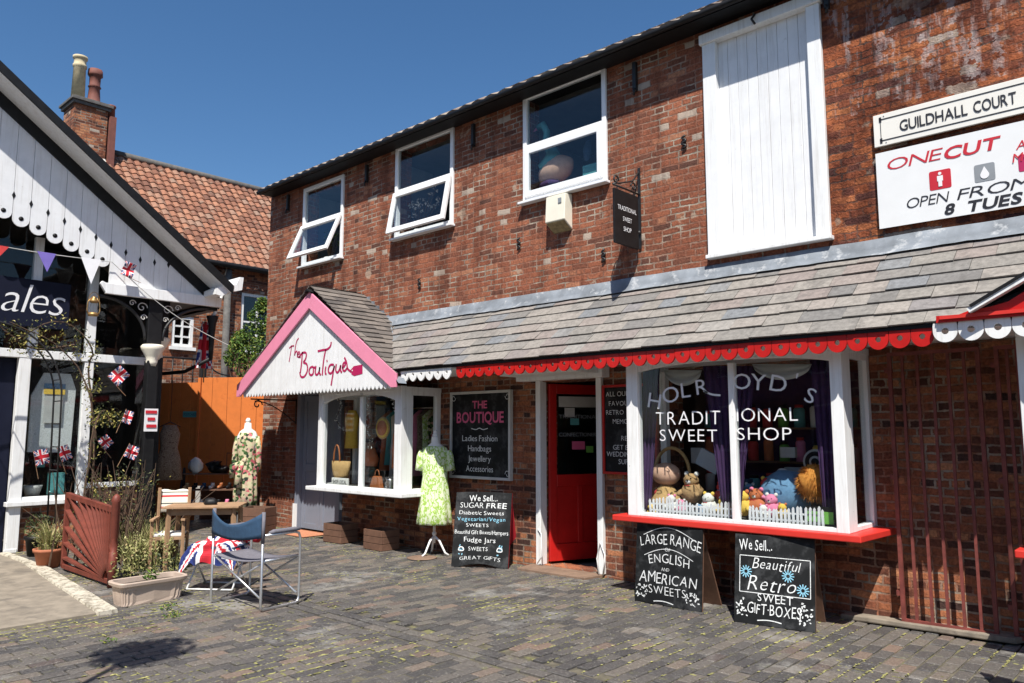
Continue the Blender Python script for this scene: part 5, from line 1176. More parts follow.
# chalk boards standing on the paving
def board(name, BL, BR, TL, TR, label, rows, edge, legback, deco=None, arch=False):
    BL, BR, TL, TR = map(V, (BL, BR, TL, TR)); X = (BR-BL).normalized(); mid = (BL+BR)/2; mt = (TL+TR)/2; Y = (mt-mid); Hh = Y.length; Y.normalize(); N = X.cross(Y).normalized(); Y = N.cross(X).normalized(); Wd = ((BR-BL).length+(TR-TL).length)/2
    O = mid-X*Wd/2
    t = thing(name, tuple(mid), label, 'chalkboard')
    q = lambda s_, t_, n_=0: O+X*(s_*Wd)+Y*(t_*Hh)+N*n_
    bot = [q(0, 0)]+([q(s_, .055*math.sin(math.pi*(s_-.12)/.76)) for s_ in [.12+.76*k/8 for k in range(9)]] if arch else [])+[q(1, 0)]
    top = [q(1, 1)]+([q(s_, 1+.012*math.sin(math.pi*s_)) for s_ in (.75, .5, .25)] if arch else [])+[q(0, 1)]
    b = B(); b.prism([p-N*.02 for p in bot+top], N*.02); b.build('panel', 'chalkboard', t, bevel=.003)
    back = -V((N.x, N.y, 0)).normalized()*legback; e = .5
    b = B(); o2 = [q(.03, 0)-N*.03+back*e*0, ]
    p0, p1 = q(.02, .98)-N*.032, q(.98, .98)-N*.032; g0 = V((p0.x, p0.y, 0))+back; g1 = V((p1.x, p1.y, 0))+back
    b.prism([g0, g1, p1, p0], -N*.015); b.build('back_panel', edge, t, bevel=.003)
    b = B()
    for s_ in (.0, .98): b.bar(q(s_+.01, 0, -.028)+V((0, 0, .004)), q(s_+.01, 1, -.028), .014, .014)
    b.build('batten', edge, t)
    b = B(); b3 = B()
    for (txt, s_, t_, h, w_, kw) in rows:
        kw = dict(kw); col = kw.pop('col', 0)
        write(b if not col else b3, txt, q(s_, t_), X, Y, h, w=w_*Wd, **{**dict(jit=.11, off=-.004, gap=.17), **kw})
    if deco: deco(b, b3, q, X, Y, N, Wd, Hh)
    b.build('chalk_writing', 'chalk', t, normals=False)
    if len(b3.bm.verts): b3.build('coloured_chalk', 'chalkblue', t, normals=False)
    else: b3.bm.free()
    return t
def dots(b, q, s0, s1, t0, t1, n, N, seed):
    r = random.Random(seed)
    for _ in range(n):
        c = q(r.uniform(s0, s1), r.uniform(t0, t1), .004); a = r.uniform(0, 3.14); X = (q(1, 0)-q(0, 0)).normalized(); Y = (q(0, 1)-q(0, 0)).normalized(); u = X*math.cos(a)+Y*math.sin(a); w_ = Y*math.cos(a)-X*math.sin(a); l = r.uniform(.008, .014)
        b.face([c+u*l*math.cos(k*1.05)+w_*l*.55*math.sin(k*1.05) for k in range(6)])
def flower(b, q, s_, t_, r, seed):
    X = (q(1, 0)-q(0, 0)).normalized(); Y = (q(0, 1)-q(0, 0)).normalized(); c = q(s_, t_, .004)
    for k in range(12): a = k*math.pi/6; stroke(b, [c+(X*math.cos(a)+Y*math.sin(a))*r*.3, c+(X*math.cos(a)+Y*math.sin(a))*r], .008, X.cross(Y), lift=.001)
board('sandwich_board', (-6.88, 6.44, 0), (-6.27, 6.76, 0), (-7.00, 6.60, .86), (-6.36, 6.92, .86), 'sandwich board starting We Sell SUGAR FREE, standing between the green dress and red door',
 [('We Sell...', .5, .885, .07, .5, dict(off=.004)), ('SUGAR', .3, .79, .062, .42, dict(off=-.010)), ('FREE', .74, .79, .062, .36, dict(off=.008)), ('Diabetic Sweets', .48, .70, .045, .8, {}), ('Vegetarian/Vegan', .48, .615, .045, .86, dict(col=1)), ('SWEETS', .42, .535, .04, .4, {}),
  ('Beautiful Gift Boxes/Hampers', .5, .44, .045, .95, dict(gap=.1)), ('Fudge Jars', .48, .335, .055, .56, {}), ('SWEETS', .46, .22, .045, .34, {}), ('GREAT GIFTS', .5, .09, .04, .72, dict(arc=.5, off=-.012))], 'ured', .36,
 lambda b, b3, q, X, Y, N, Wd, Hh: [stroke(t_, [q(s_+c*math.cos(a), tt+.4*c*math.sin(a)) for c, a in ((0.05, 2.2), (.10, 4.1), (.10, 5.3), (.05, .9), (.05, 2.2))], .012, N) for t_, s_, tt in ((b, .16, .25), (b, .84, .25))] and [dots(b3, q, .12, .2, .17, .30, 10, N, 1), dots(b3, q, .8, .88, .17, .30, 10, N, 2)], arch=True)
board('chalk_sign', (-4.27, 6.38, 0), (-3.51, 6.33, 0), (-4.13, 6.405, .705), (-3.43, 6.40, .715), 'chalkboard reading LARGE RANGE ENGLISH AMERICAN SWEETS leaning under the red sill',
 [('LARGE RANGE', .53, .71, .095, .92, dict(arc=.42, off=-.008)), ('OF', .5, .68, .03, .08, dict(off=-.01)), ('ENGLISH', .52, .50, .085, .62, dict(arc=.25, off=-.008)), ('AND', .47, .43, .03, .12, dict(off=-.01)), ('AMERICAN', .5, .27, .095, .86, dict(shear=.12, off=-.008)), ('SWEETS', .5, .13, .075, .56, dict(off=-.012))], 'brownwood', .28,
 lambda b, b3, q, X, Y, N, Wd, Hh: [stroke(b, [q(.12+.76*k/10, .86+.12*math.sin(math.pi*k/10)) for k in range(11)], .006, N), stroke(b, [q(.14+.74*k/10, .60+.11*math.sin(math.pi*k/10)) for k in range(11)], .006, N), dots(b, q, .03, .2, .06, .22, 26, N, 5), dots(b, q, .78, .97, .06, .22, 28, N, 6), stroke(b, [q(.3+.3*k/6, .035+.018*math.sin(math.pi*k/6)) for k in range(7)], .008, N)])
board('chalk_sign', (-3.16, 6.24, 0), (-2.52, 6.33, 0), (-3.11, 6.385, .71), (-2.44, 6.415, .72), 'chalkboard reading We Sell Beautiful Retro SWEET GIFTBOXES leaning under the red sill',
 [('We Sell...', .27, .83, .085, .42, dict(off=.002)), ('Beautiful', .52, .62, .085, .58, dict(shear=.3, off=-.010)), ('Retro', .46, .385, .115, .60, dict(shear=.35, off=-.012)), ('SWEET', .52, .26, .065, .44, {}), ('GIFT·BOXES', .5, .12, .085, .66, dict(shear=.1))], 'brownwood', .28,
 lambda b, b3, q, X, Y, N, Wd, Hh: [stroke(b, [q(s0, t0), q((s0+s1)/2, (t0+t1)/2), q(s1, t1)], .006, N) for (s0, t0, s1, t1) in ((.07, .76, .95, .76), (.07, .35, .95, .35), (.07, .35, .07, .76), (.95, .35, .95, .76))] and [flower(b3, q, .15, .58, .05, 1), flower(b3, q, .68, .57, .05, 2), flower(b3, q, .86, .43, .05, 3), dots(b, q, .03, .17, .08, .28, 22, N, 7), dots(b, q, .82, .97, .04, .3, 30, N, 8), stroke(b, [q(.3+.3*k/6, .05+.015*math.sin(math.pi*k/6)) for k in range(7)], .008, N)])
# ---------------- mannequins
c = V((-7.66, 6.86, 0)); t = thing('dressed_mannequin', tuple(c), 'white tripod mannequin in a green leaf print dress beside the boutique bay', 'mannequin')
b = B(); b.loft([(.45, .12, .09), (.8, .16, .11), (1.02, .125, .095), (1.2, .16, .11), (1.32, .17, .10), (1.40, .12, .075), (1.45, .055, .05), (1.52, .05, .045), (1.535, .052, .047)], 20, c, ang=.6); b.build('torso', 'mannequin', t)
b = B(); b.loft([(1.535, .035, .035), (1.56, .045, .045), (1.575, .02, .02), (1.59, .03, .03), (1.62, .02, .02)], 12, c); b.build('neck_cap', 'mannequin', t)
b = B(); b.loft([(.40, .232, .17, 0, 0, .06), (.43, .227, .167, 0, 0, .055), (.435, .23, .17, 0, 0, .055), (.58, .212, .16, 0, 0, .045), (.85, .185, .14, 0, 0, .03), (1.02, .165, .125, 0, 0, .015), (1.18, .172, .13), (1.30, .18, .12), (1.385, .155, .10), (1.41, .11, .085)], 60, c, k=8, ang=.6, cap=False)
for s_ in (-1, 1):
    d = V((math.cos(.6), math.sin(.6), 0))*s_; sh = c+d*.165+V((0, 0, 1.345)); el = c+d*.205+V((0, 0, 1.16))
    b.tube([sh, sh.lerp(el, .4)+d*.015, el, el+V((0, 0, -.07))+d*.01], [.05, .052, .054, .058], 16)
o = b.build('dress', 'lime', t); md = o.modifiers.new('thick', 'SOLIDIFY'); md.thickness = .004
b = B(); b.tube([c+V((0, 0, .16)), c+V((0, 0, .5))], .018, 10); b.ball(c+V((0, 0, .28)), .032, 10)
for k in range(3): a = .5+k*2.094; b.tube([c+V((0, 0, .25)), c+V((math.cos(a)*.07, math.sin(a)*.07, .19)), c+V((math.cos(a)*.15, math.sin(a)*.15, .04)), c+V((math.cos(a)*.20, math.sin(a)*.20, .012))], [.016, .015, .013, .012], 8)
b.build('stand', 'white', t)
c = V((-11.72, 6.40, 0)); t = thing('dressed_mannequin', tuple(c), 'mannequin in a floral print wrap dress against the brick corner beside the orange fence', 'mannequin')
b = B(); b.loft([(1.3, .17, .11), (1.50, .18, .11), (1.60, .13, .08), (1.65, .06, .055), (1.74, .05, .05)], 20, c, ang=.7); b.loft([(1.74, .03, .03), (1.78, .045, .045), (1.82, .02, .02)], 12, c); b.build('torso', 'mannequin', t)
b = B(); b.loft([(.32, .18, .14, 0, 0, .12), (.6, .18, .14, 0, 0, .10), (.95, .175, .135, 0, 0, .07), (1.16, .13, .11, 0, 0, .03), (1.3, .16, .12), (1.48, .175, .12), (1.585, .13, .09)], 60, c, k=9, ang=.7, cap=False)
for s_ in (-1, 1): d = V((math.cos(.7), math.sin(.7), 0))*s_; b.tube([c+d*.15+V((0, 0, 1.52)), c+d*.19+V((0, 0, 1.3)), c+d*.20+V((0, 0, 1.1)), c+d*.19+V((0, 0, .95))], [.05, .05, .045, .04], 12)
o = b.build('dress', 'floral', t); md = o.modifiers.new('thick', 'SOLIDIFY'); md.thickness = .004
b = B(); fv = V((math.sin(.7), -math.cos(.7), 0)); b.ball(c+fv*.11+V((0, 0, 1.13)), (.05, .04, .05), 12, .4); b.tube([c+fv*.12+V((0, 0, 1.13)), c+fv*.17+V((-.05, -.03, .95)), c+fv*.17+V((-.06, -.03, .7))], [.02, .05, .07], 10); b.tube([c+fv*.12+V((0, 0, 1.13)), c+fv*.16+V((-.14, -.08, 1.03)), c+fv*.14+V((-.17, -.1, .86))], [.02, .07, .04], 10); b.build('sash', 'floral', t)
b = B(); b.tube([c+V((0, 0, .02)), c+V((0, 0, .5))], .02, 8); b.loft([(0, .16, .16), (.02, .15, .15), (.04, .02, .02)], 20, c); b.build('stand', 'iron', t)
c = P(168, 470, 'x', -12.75); c.z = 0; t = thing('hanging_dress', tuple(c+V((0, 0, .55))), 'brown checked sleeveless dress on a hanger in the shade in front of the orange fence', 'dress')
zt_ = P(168, 425, 'x', -12.75).z; zb2 = P(168, 480, 'x', -12.75).z
b = B(); b.loft([(zb2, .22, .11, 0, 0, .05), (zb2+.35, .18, .09), (zb2+.52, .13, .08), (zt_-.15, .16, .09), (zt_, .10, .06)], 30, c, ang=1.2, cap=False); o = b.build('dress', 'check', t); md = o.modifiers.new('thick', 'SOLIDIFY'); md.thickness = .004
b = B(); b.tube([c+V((-.05, -.15, zt_-.03)), c+V((0, 0, zt_+.05)), c+V((.05, .15, zt_-.03))], .008, 6); b.tube([c+V((0, 0, zt_+.04)), c+V((0, 0, 2.45)), c+V((-.3, .1, 2.5))], .004, 5); b.build('hanger', 'iron', t)
# ---------------- folding director's chair
o0 = V((-7.12, 3.58, 0)); e1 = V((.985, .17, 0)).normalized(); e2 = V((-.17, .985, 0)).normalized(); CW, CD = .70, .44
K = lambda a, d, z: o0+e1*a+e2*d+V((0, 0, z))
t = thing('folding_chair', tuple(K(CW/2, CD/2, 0)), 'folding aluminium camping chair with navy canvas back standing on the open paving', 'chair')
for a in (0, CW):
    b = B(); b.tube([K(a, 0, .86), K(a, 0, .10), K(a, 0, .035), K(a, .02, .014), K(a, CD-.04, .014), K(a, CD-.01, .03), K(a, CD, .07), K(a, CD, .60), K(a, CD-.02, .65), K(a, CD-.07, .665), K(a, .02, .665)], .0125, 10); b.build('side_frame', 'alu', t)
    b = B(); b.tube([K(a, .07, .685), K(a, .12, .69), K(a, CD-.07, .69), K(a, CD-.01, .685)], [.012, .022, .022, .012], 10); b.build('armrest', 'greyfab', t)
    b = B(); b.tube([K(a, 0, .60), K(a, 0, .875)], .017, 8); b.build('back_sleeve', 'greyfab', t)
for d, s_ in ((.02, 1), (CD-.02, 1)):
    b = B(); b.tube([K(.01, d, .43), K(CW-.01, d, .10)], .010, 8); b.tube([K(CW-.01, d+.025, .43), K(.01, d+.025, .10)], .010, 8); b.build('cross_brace', 'alu', t)
b = B(); b.tube([K(.02, .01, .435), K(.02, CD-.01, .435)], .012, 8); b.tube([K(CW-.02, .01, .435), K(CW-.02, CD-.01, .435)], .012, 8); b.build('seat_rail', 'alu', t)
b = B(); n = 14; vs = []
for i in range(n+1):
    s_ = i/n; sag = math.sin(math.pi*s_)
    for j in range(6): q_ = j/5; zt_ = .865-.115*sag; zb_ = .645-.035*sag; vs.append(K(CW*s_, -.018-.055*sag*(.6+.4*q_), zb_+(zt_-zb_)*q_))
b.vf(vs, [(i*6+j, (i+1)*6+j, (i+1)*6+j+1, i*6+j+1) for i in range(n) for j in range(5)], smooth=True); o = b.build('back_canvas', 'navy', t); md = o.modifiers.new('thick', 'SOLIDIFY'); md.thickness = .006
b = B(); vs = [K(CW*(.02+.96*i/10), CD*(.02+.96*j/6), .445-.035*math.sin(math.pi*i/10)) for i in range(11) for j in range(7)]
b.vf(vs, [(i*7+j, (i+1)*7+j, (i+1)*7+j+1, i*7+j+1) for i in range(10) for j in range(6)], smooth=True); o = b.build('seat_canvas', 'greyfab', t); md = o.modifiers.new('thick', 'SOLIDIFY'); md.thickness = .008
# flag draped stool
c = V((-7.78, 3.98, 0)); t = thing('folding_stool', tuple(c), 'white framed folding stool behind the camping chair, half hidden by the draped union flag', 'stool')
g1 = V((.80, .60, 0)); g2 = V((-.60, .80, 0)); Q = lambda a, d, z: c+g1*a+g2*d+V((0, 0, z))
for a in (-.24, .24):
    b = B(); b.tube([Q(a, -.18, .01), Q(a, .18, .42)], .010, 8); b.build('leg', 'white', t); b = B(); b.tube([Q(a*.92, .18, .01), Q(a*.92, -.18, .42)], .010, 8); b.build('leg', 'white', t)
b = B(); b.tube([Q(-.24, -.18, .012), Q(.24, -.18, .012)], .009, 6); b.tube([Q(-.22, .18, .012), Q(.22, .18, .012)], .009, 6); b.build('foot_bar', 'white', t)
b = B(); b.obox(Q(0, 0, .425), (.5, .38, .012), (0, 0, math.atan2(.6, .8))); b.build('seat', 'navy', t)
b = B()
def drape(u, v):
    a = (u-.5)*.56; l = v*.60; nn_ = noise.noise(V((u*6, v*6, 2))); zf = .455+.035*nn_
    if l < .42: d = .21-l; z = zf+.015*math.sin(v*14)
    else: d = -.21-.05*math.sin((l-.42)*6)-.035*math.sin(u*17+v*2)-.03*nn_; z = zf-(l-.42)
    if abs(a) > .20: z -= (abs(a)-.20)*1.5
    return Q(a, d, z)
flag(b, drape, 40, 30); o = b.build('union_flag', UJ, None, normals=False); tag(o, 'union flag cloth draped over the folding stool behind the camping chair', 'flag'); md = o.modifiers.new('thick', 'SOLIDIFY'); md.thickness = .006
b = B(); b.tube([Q(.05, .12, .52), Q(.2, .10, .53), Q(.40, .06, .50)], [.05, .065, .055], 12)
o = b.build('rolled_cloth', 'ured', None); tag(o, 'rolled red cloth lying on the flag at the right end of the stool', 'cloth')
# wooden table and striped chair
tc = P(206, 505, 'z', .72); t = thing('wooden_table', (tc.x, tc.y, 0), 'weathered wooden slatted table behind the grassy bush', 'table'); ang_ = .9
def TB(dx_, dy_, z): return V((tc.x+dx_*math.cos(ang_)-dy_*math.sin(ang_), tc.y+dx_*math.sin(ang_)+dy_*math.cos(ang_), z))
for i in range(5): b = B(); b.obox(TB(0, -.24+i*.12, .715), (.86, .105, .022), (0, 0, ang_)); b.build('slat', 'wood', t, bevel=.003)
for x_ in (-.38, .38):
    for y_ in (-.22, .22): b = B(); b.bar(TB(x_, y_, 0), TB(x_*.95, y_, .70), .045, .045); b.build('leg', 'wood', t, bevel=.003)
b = B(); b.bar(TB(-.36, -.22, .66), TB(.36, -.22, .66), .02, .07); b.bar(TB(-.36, .22, .66), TB(.36, .22, .66), .02, .07); b.build('apron', 'wood', t)
b = B(); pp = TB(.05, 0, .728); b.loft([(0, .09, .07), (.02, .10, .08), (.06, .08, .06), (.075, .05, .04)], 16, pp, fold=.12, k=4); o = b.build('folded_bag', 'black', None); tag(o, 'black bag lying on the weathered wooden table', 'bag')
M['stripe'] = None; m, nt, bs = nodes('striped canvas'); oc = objc(nt); sp3 = nt.nodes.new('ShaderNodeSeparateXYZ'); nt.links.new(oc, sp3.inputs[0])
fr3 = math_(nt, 'FRACT', math_(nt, 'MULTIPLY', sp3.outputs[2], 7.5)); cr3 = ramp(nt, [(0, (.70, .66, .55)), (.42, (.70, .66, .55)), (.45, (.50, .03, .04)), (.58, (.50, .03, .04)), (.62, (.70, .66, .55)), (.80, (.70, .66, .55)), (.83, (.05, .06, .05)), (.9, (.05, .06, .05)), (.93, (.70, .66, .55))], 'CONSTANT'); nt.links.new(fr3, cr3.inputs[0]); nt.links.new(cr3.outputs[0], bs.inputs['Base Color']); bs.inputs['Roughness'].default_value = .9; M['stripe'] = m
sc_ = P(173, 513, 'z', .62); t = thing('deck_chair', (sc_.x, sc_.y, 0), 'small wooden garden chair with a red and cream striped canvas back', 'chair'); an2 = 1.0
def DC(dx_, dy_, z): return V((sc_.x+dx_*math.cos(an2)-dy_*math.sin(an2), sc_.y+dx_*math.sin(an2)+dy_*math.cos(an2), z))
for x_ in (-.17, .17):
    b = B(); b.bar(DC(x_, .0, 0), DC(x_, .06, .92), .03, .03); b.build('leg', 'wood', t, bevel=.003); b = B(); b.bar(DC(x_, -.36, 0), DC(x_, -.32, .56), .03, .03); b.build('leg', 'wood', t, bevel=.003)
    b = B(); b.bar(DC(x_, .05, .575), DC(x_, -.38, .575), .045, .025); b.build('armrest', 'wood', t, bevel=.003)
b = B(); vs = [DC(-.17+.34*i/8, .055+.02*math.sin(math.pi*i/8)+.01*j, .62+.27*j/4+.01*math.sin(i*1.3)) for i in range(9) for j in range(5)]; b.vf(vs, [(i*5+j, (i+1)*5+j, (i+1)*5+j+1, i*5+j+1) for i in range(8) for j in range(4)], smooth=True); o = b.build('back_canvas', 'stripe', t); md = o.modifiers.new('thick', 'SOLIDIFY'); md.thickness = .008
b = B(); b.obox(DC(0, -.15, .36), (.36, .38, .03), (0, 0, an2)); b.build('seat', 'wood', t)
b = B(); b.obox(DC(.0, -.16, .395), (.33, .33, .035), (0, 0, an2)); o = b.build('seat_cushion', 'whitepl', None, bevel=.012); tag(o, 'flat white cushion on the striped garden chair', 'cushion')
# stall with bags and shoes in the alley
sc2 = P(212, 470, 'x', -12.75); t = thing('shoe_rack', (sc2.x, sc2.y, 0), 'dark tiered shoe rack in the shade in front of the orange fence', 'rack')
def SR(dx_, dy_, z): a = .85; return V((sc2.x+dx_*math.cos(a)-dy_*math.sin(a), sc2.y+dx_*math.sin(a)+dy_*math.cos(a), z))
for z, d in ((.35, -.14), (.62, -.02), (.88, .1)): b = B(); b.obox(SR(0, d, z), (1.0, .24, .02), (0, 0, .85)); b.build('shelf', 'brownwood', t)
for x_ in (-.5, .5): b = B(); b.bar(SR(x_, -.24, 0), SR(x_, .14, .98), .03, .03); b.build('leg', 'iron', t); b = B(); b.bar(SR(x_, .16, 0), SR(x_, .16, .98), .03, .03); b.build('leg', 'iron', t)
first = None; rd = random.Random(55); cols = ['black', 'navy', 'whitepl', 'leather', 'black', 'pinkpl', 'black', 'tanpl']
k = 0
for z, d, n_ in ((.36, -.14, 7), (.63, -.02, 7)):
    for i in range(n_):
        p_ = SR(-.42+i*.14, d, z); b = B(); b.ball(p_+V((0, 0, .03)), (.035, .09, .035), 10, rot=(0, 0, .85)); b.loft([(.02, .03, .03), (.09, .032, .032), (.1, .028, .028)], 10, p_+V((-.04, .05, 0)))
        o = b.build('shoe', cols[k % 8]); rank = ('first', 'second', 'third', 'fourth', 'fifth', 'sixth', 'seventh')[i]
        tag(o, f'{rank} shoe from the left on the {"lowest" if z < .5 else "middle"} shelf of the dark rack', 'shoe', 'shoes on the dark rack'); k += 1
b = B(); b.ball(SR(-.30, .1, 1.02), (.16, .1, .14), 14, .5, seed=2); o = b.build('cushion', 'whitepl'); tag(o, 'pale lilac white cushion on the top shelf of the shoe rack', 'cushion')
b = B(); b.ball(SR(.12, .1, .95), (.20, .13, .07), 14, .9, seed=5); b.ball(SR(.02, .1, 1.02), (.13, .10, .08), 14, .9, seed=9); o = b.build('cloth_pile', 'black'); tag(o, 'heap of black clothes on the top shelf of the shoe rack', 'clothes')
# wooden boxes
def wbox(c, w_, d_, h_, a, label):
    t = thing('wooden_planter', tuple(c), label, 'planter', 'wooden planters by the boutique'); rot = (0, 0, a); m3 = Matrix.Rotation(a, 3, 'Z')
    for sx, sy, ww, dd in ((0, -1, w_, .02), (0, 1, w_, .02), (-1, 0, .02, d_-.04), (1, 0, .02, d_-.04)):
        b = B()
        for j in range(3): b.obox(V(c)+m3 @ V((sx*(w_/2-.01), sy*(d_/2-.01), h_*(j+.5)/3)), (ww, dd, h_/3-.006), rot)
        b.build('side', 'brownwood', t, bevel=.003)
    b = B(); b.obox(V(c)+V((0, 0, h_-.05)), (w_-.05, d_-.05, .02), rot); b.build('soil', 'soil', t)
wbox((-9.62, 6.78, 0), .42, .30, .27, .05, 'left wooden planter box on the paving under the boutique sill')
wbox((-8.62, 6.75, 0), .42, .30, .27, -.03, 'right wooden planter box on the paving under the boutique sill')
pc = P(258, 534, 'z', 0); wbox((pc.x, pc.y, 0), .42, .34, .42, .5, 'taller wooden planter against the brick wall left of the grey door')
b = B(); b.box(-11.25, -10.35, 6.62, 7.06, 0.006, .02); o = b.build('door_mat', 'mat', None, bevel=.004); tag(o, 'terracotta coloured mat on the paving before the grey door', 'door mat')
b = B(); b.loft([(0, .19, .19), (.006, .19, .19), (.008, .17, .17)], 28, (-7.62, 6.62, .003)); o = b.build('drain_cover', 'stone'); tag(o, 'round brown drain cover in the paving in front of the green dress', 'drain cover')
# ================================================================== WINDOW DISPLAYS
def pb(u, v, y): return P(u, v, 'y', y)
def curtain(u0a, u0b, u1a, u1b, v0, v1, y, label, m_='purple', grp='purple curtains in the sweet shop window'):
    b = B(); n = 16; vs = []
    for i in range(n+1):
        s_ = i/n
        for j in range(9):
            q_ = j/8; u = (u0a+(u0b-u0a)*s_)*(1-q_)+(u1a+(u1b-u1a)*s_)*q_; p = pb(u, v0+(v1-v0)*q_, y+.018*math.sin(s_*22)); vs.append(p)
    b.vf(vs, [(i*9+j, (i+1)*9+j, (i+1)*9+j+1, i*9+j+1) for i in range(n) for j in range(8)], smooth=True); o = b.build('curtain', m_); md = o.modifiers.new('thick', 'SOLIDIFY'); md.thickness = .004; tag(o, label, 'curtain', grp)
curtain(643, 660, 642, 650, 368, 520, 6.66, 'purple curtain at the far left of the sweet shop window')
curtain(703, 729, 722, 731, 366, 510, 6.66, 'purple curtain just left of the sweet shop mullion')
curtain(736, 756, 735, 741, 366, 510, 6.66, 'purple curtain just right of the sweet shop mullion')
curtain(810, 835, 824, 836, 360, 520, 6.66, 'purple curtain at the far right of the sweet shop window')
for (ua, ub, v0, lab) in ((664, 702, 370, 'white net swag in the top of the left sweet shop pane'), (752, 812, 364, 'white net swag in the top of the right sweet shop pane')):
    b = B(); n = 20; vs = []
    for i in range(n+1):
        s_ = i/n; dep = 16*math.sin(math.pi*s_)**.5
        for j in range(7): q_ = j/6; vs.append(pb(ua+(ub-ua)*s_, v0+dep*q_, 6.64+.02*math.sin(q_*12+s_*3)))
    b.vf(vs, [(i*7+j, (i+1)*7+j, (i+1)*7+j+1, i*7+j+1) for i in range(n) for j in range(6)], smooth=True); o = b.build('net_swag', 'pale'); tag(o, lab, 'net curtain', 'net swags in the sweet shop window')
rd = random.Random(61)
for (x0, x1, lab) in ((-4.2, -3.30, 'miniature white picket fence along the bottom of the left sweet shop pane'), (-3.17, -2.50, 'miniature white picket fence along the bottom of the right sweet shop pane')):
    t = thing('picket_fence', ((x0+x1)/2, 6.58, .79), lab, 'picket fence', 'miniature picket fences'); x = x0
    b = B(); b.box(x0, x1, 6.60, 6.606, .83, .845); b.box(x0, x1, 6.60, 6.606, .89, .905); b.build('rail', 'uwhite', t)
    while x < x1-.02:
        h = .155+.025*math.sin(x*9)+rd.uniform(-.012, .012); b = B(); w_ = .021; l_ = rd.gauss(0, .006); b.prism([(x, 6.59, .79), (x+w_, 6.59, .79), (x+w_+l_, 6.59, .79+h-.015), (x+w_/2+l_, 6.59, .79+h), (x+l_, 6.59, .79+h-.015)], (0, .008, 0)); b.build('picket', 'uwhite', t); x += .036
def toy(u, v, r, y, m_, lab, kind=0, seed=0, ear=None):
    r *= 1.3; c = pb(u, v, y)+V((0, 0, r*.2)); t = thing('soft_toy', tuple(c-V((0, 0, r))), lab, 'soft toy', 'soft toys in the sweet shop window')
    b = B(); b.ball(c-V((0, 0, r*.35)), (r*.85, r*.7, r*.8), 14, .2, seed=seed); b.build('body', m_, t)
    b = B(); b.ball(c+V((0, -.01, r*.55)), (r*.6, r*.55, r*.52), 14, .15, seed=seed+3); b.build('head', m_, t)
    for s_ in (-1, 1): b = B(); b.ball(c+V((s_*r*.42, 0, r*1.0)), r*.2, 8); b.build('ear', ear or m_, t)
    for s_ in (-1, 1): b = B(); b.ball(c+V((s_*r*.22, -r*.53, r*.68)), r*.07, 8); b.build('eye', 'black', t)
    b = B(); b.ball(c+V((0, -r*.5, r*.45)), (r*.24, r*.16, r*.18), 10); b.build('muzzle', 'whitepl', t); b = B(); b.ball(c+V((0, -r*.66, r*.52)), (r*.08, r*.05, r*.06), 8); b.build('nose', 'black', t)
    b = B(); b.tube(curvepts(lambda a: c+V((r*.5*math.cos(a), r*.45*math.sin(a)-r*.05, r*.14)), 0, 6.2, 16), r*.07, 6); b.build('ribbon', 'redpl' if m_ != 'redpl' else 'bluepl', t)
    for s_ in (-1, 1): b = B(); b.ball(c+V((s_*r*.7, -r*.5, -r*.4)), (r*.22, r*.4, r*.22), 8, rot=(.5, 0, s_*.4)); b.build('paw', m_, t)
toy(692, 490, .10, 6.82, 'tanpl', 'tan teddy bear behind the left miniature picket fence', ear='whitepl')
toy(709, 506, .075, 6.72, 'whitepl', 'white soft toy low behind the left miniature picket fence', ear='yellowpl')
toy(724, 508, .06, 6.72, 'yellowpl', 'yellow soft toy beside the mullion behind the left picket fence', ear='whitepl')
toy(722, 493, .06, 6.85, 'redpl', 'red soft toy behind the yellow one near the mullion', ear='redpl')
toy(672, 505, .06, 6.74, 'whitepl', 'small white soft toy below the peach oval cushion', ear='pinkpl')
toy(660, 500, .07, 6.85, 'redpl', 'red and brown soft toy left of the small white one', ear='tanpl')
toy(743, 505, .08, 6.75, 'yellowpl', 'yellow soft toy just right of the mullion', ear='orangecl')
toy(757, 504, .085, 6.80, 'orangecl', 'orange soft toy second from the mullion in the right pane', ear='pinkpl')
toy(772, 508, .075, 6.72, 'pinkpl', 'pink soft toy next to the big blue plush', ear='whitepl')
toy(768, 492, .08, 6.92, 'redpl', 'red soft toy above the pink one beside the big blue plush', ear='yellowpl')
toy(750, 494, .06, 6.95, 'bluepl', 'small blue soft toy behind the yellow and orange ones', ear='whitepl')
for (u, v, r_, y_, m_, l_, e_) in ((682, 508, .05, 6.68, 'pinkpl', 'small pink soft toy at the foot of the tan teddy bear', 'whitepl'), (700, 512, .045, 6.66, 'bluepl', 'small blue soft toy in front of the white toy in the left pane', 'whitepl'), (652, 512, .05, 6.68, 'yellowpl', 'small yellow soft toy at the extreme left of the sweet shop display', 'orangecl'),
    (764, 514, .05, 6.66, 'whitepl', 'small white soft toy between the orange and pink toys', 'pinkpl'), (737, 514, .045, 6.66, 'tanpl', 'small tan soft toy touching the mullion in the right pane', 'tanpl'), (783, 513, .05, 6.66, 'yellowpl', 'small yellow soft toy in front of the big blue plush', 'orangecl')): toy(u, v, r_, y_, m_, l_, ear=e_)
rd = random.Random(91)
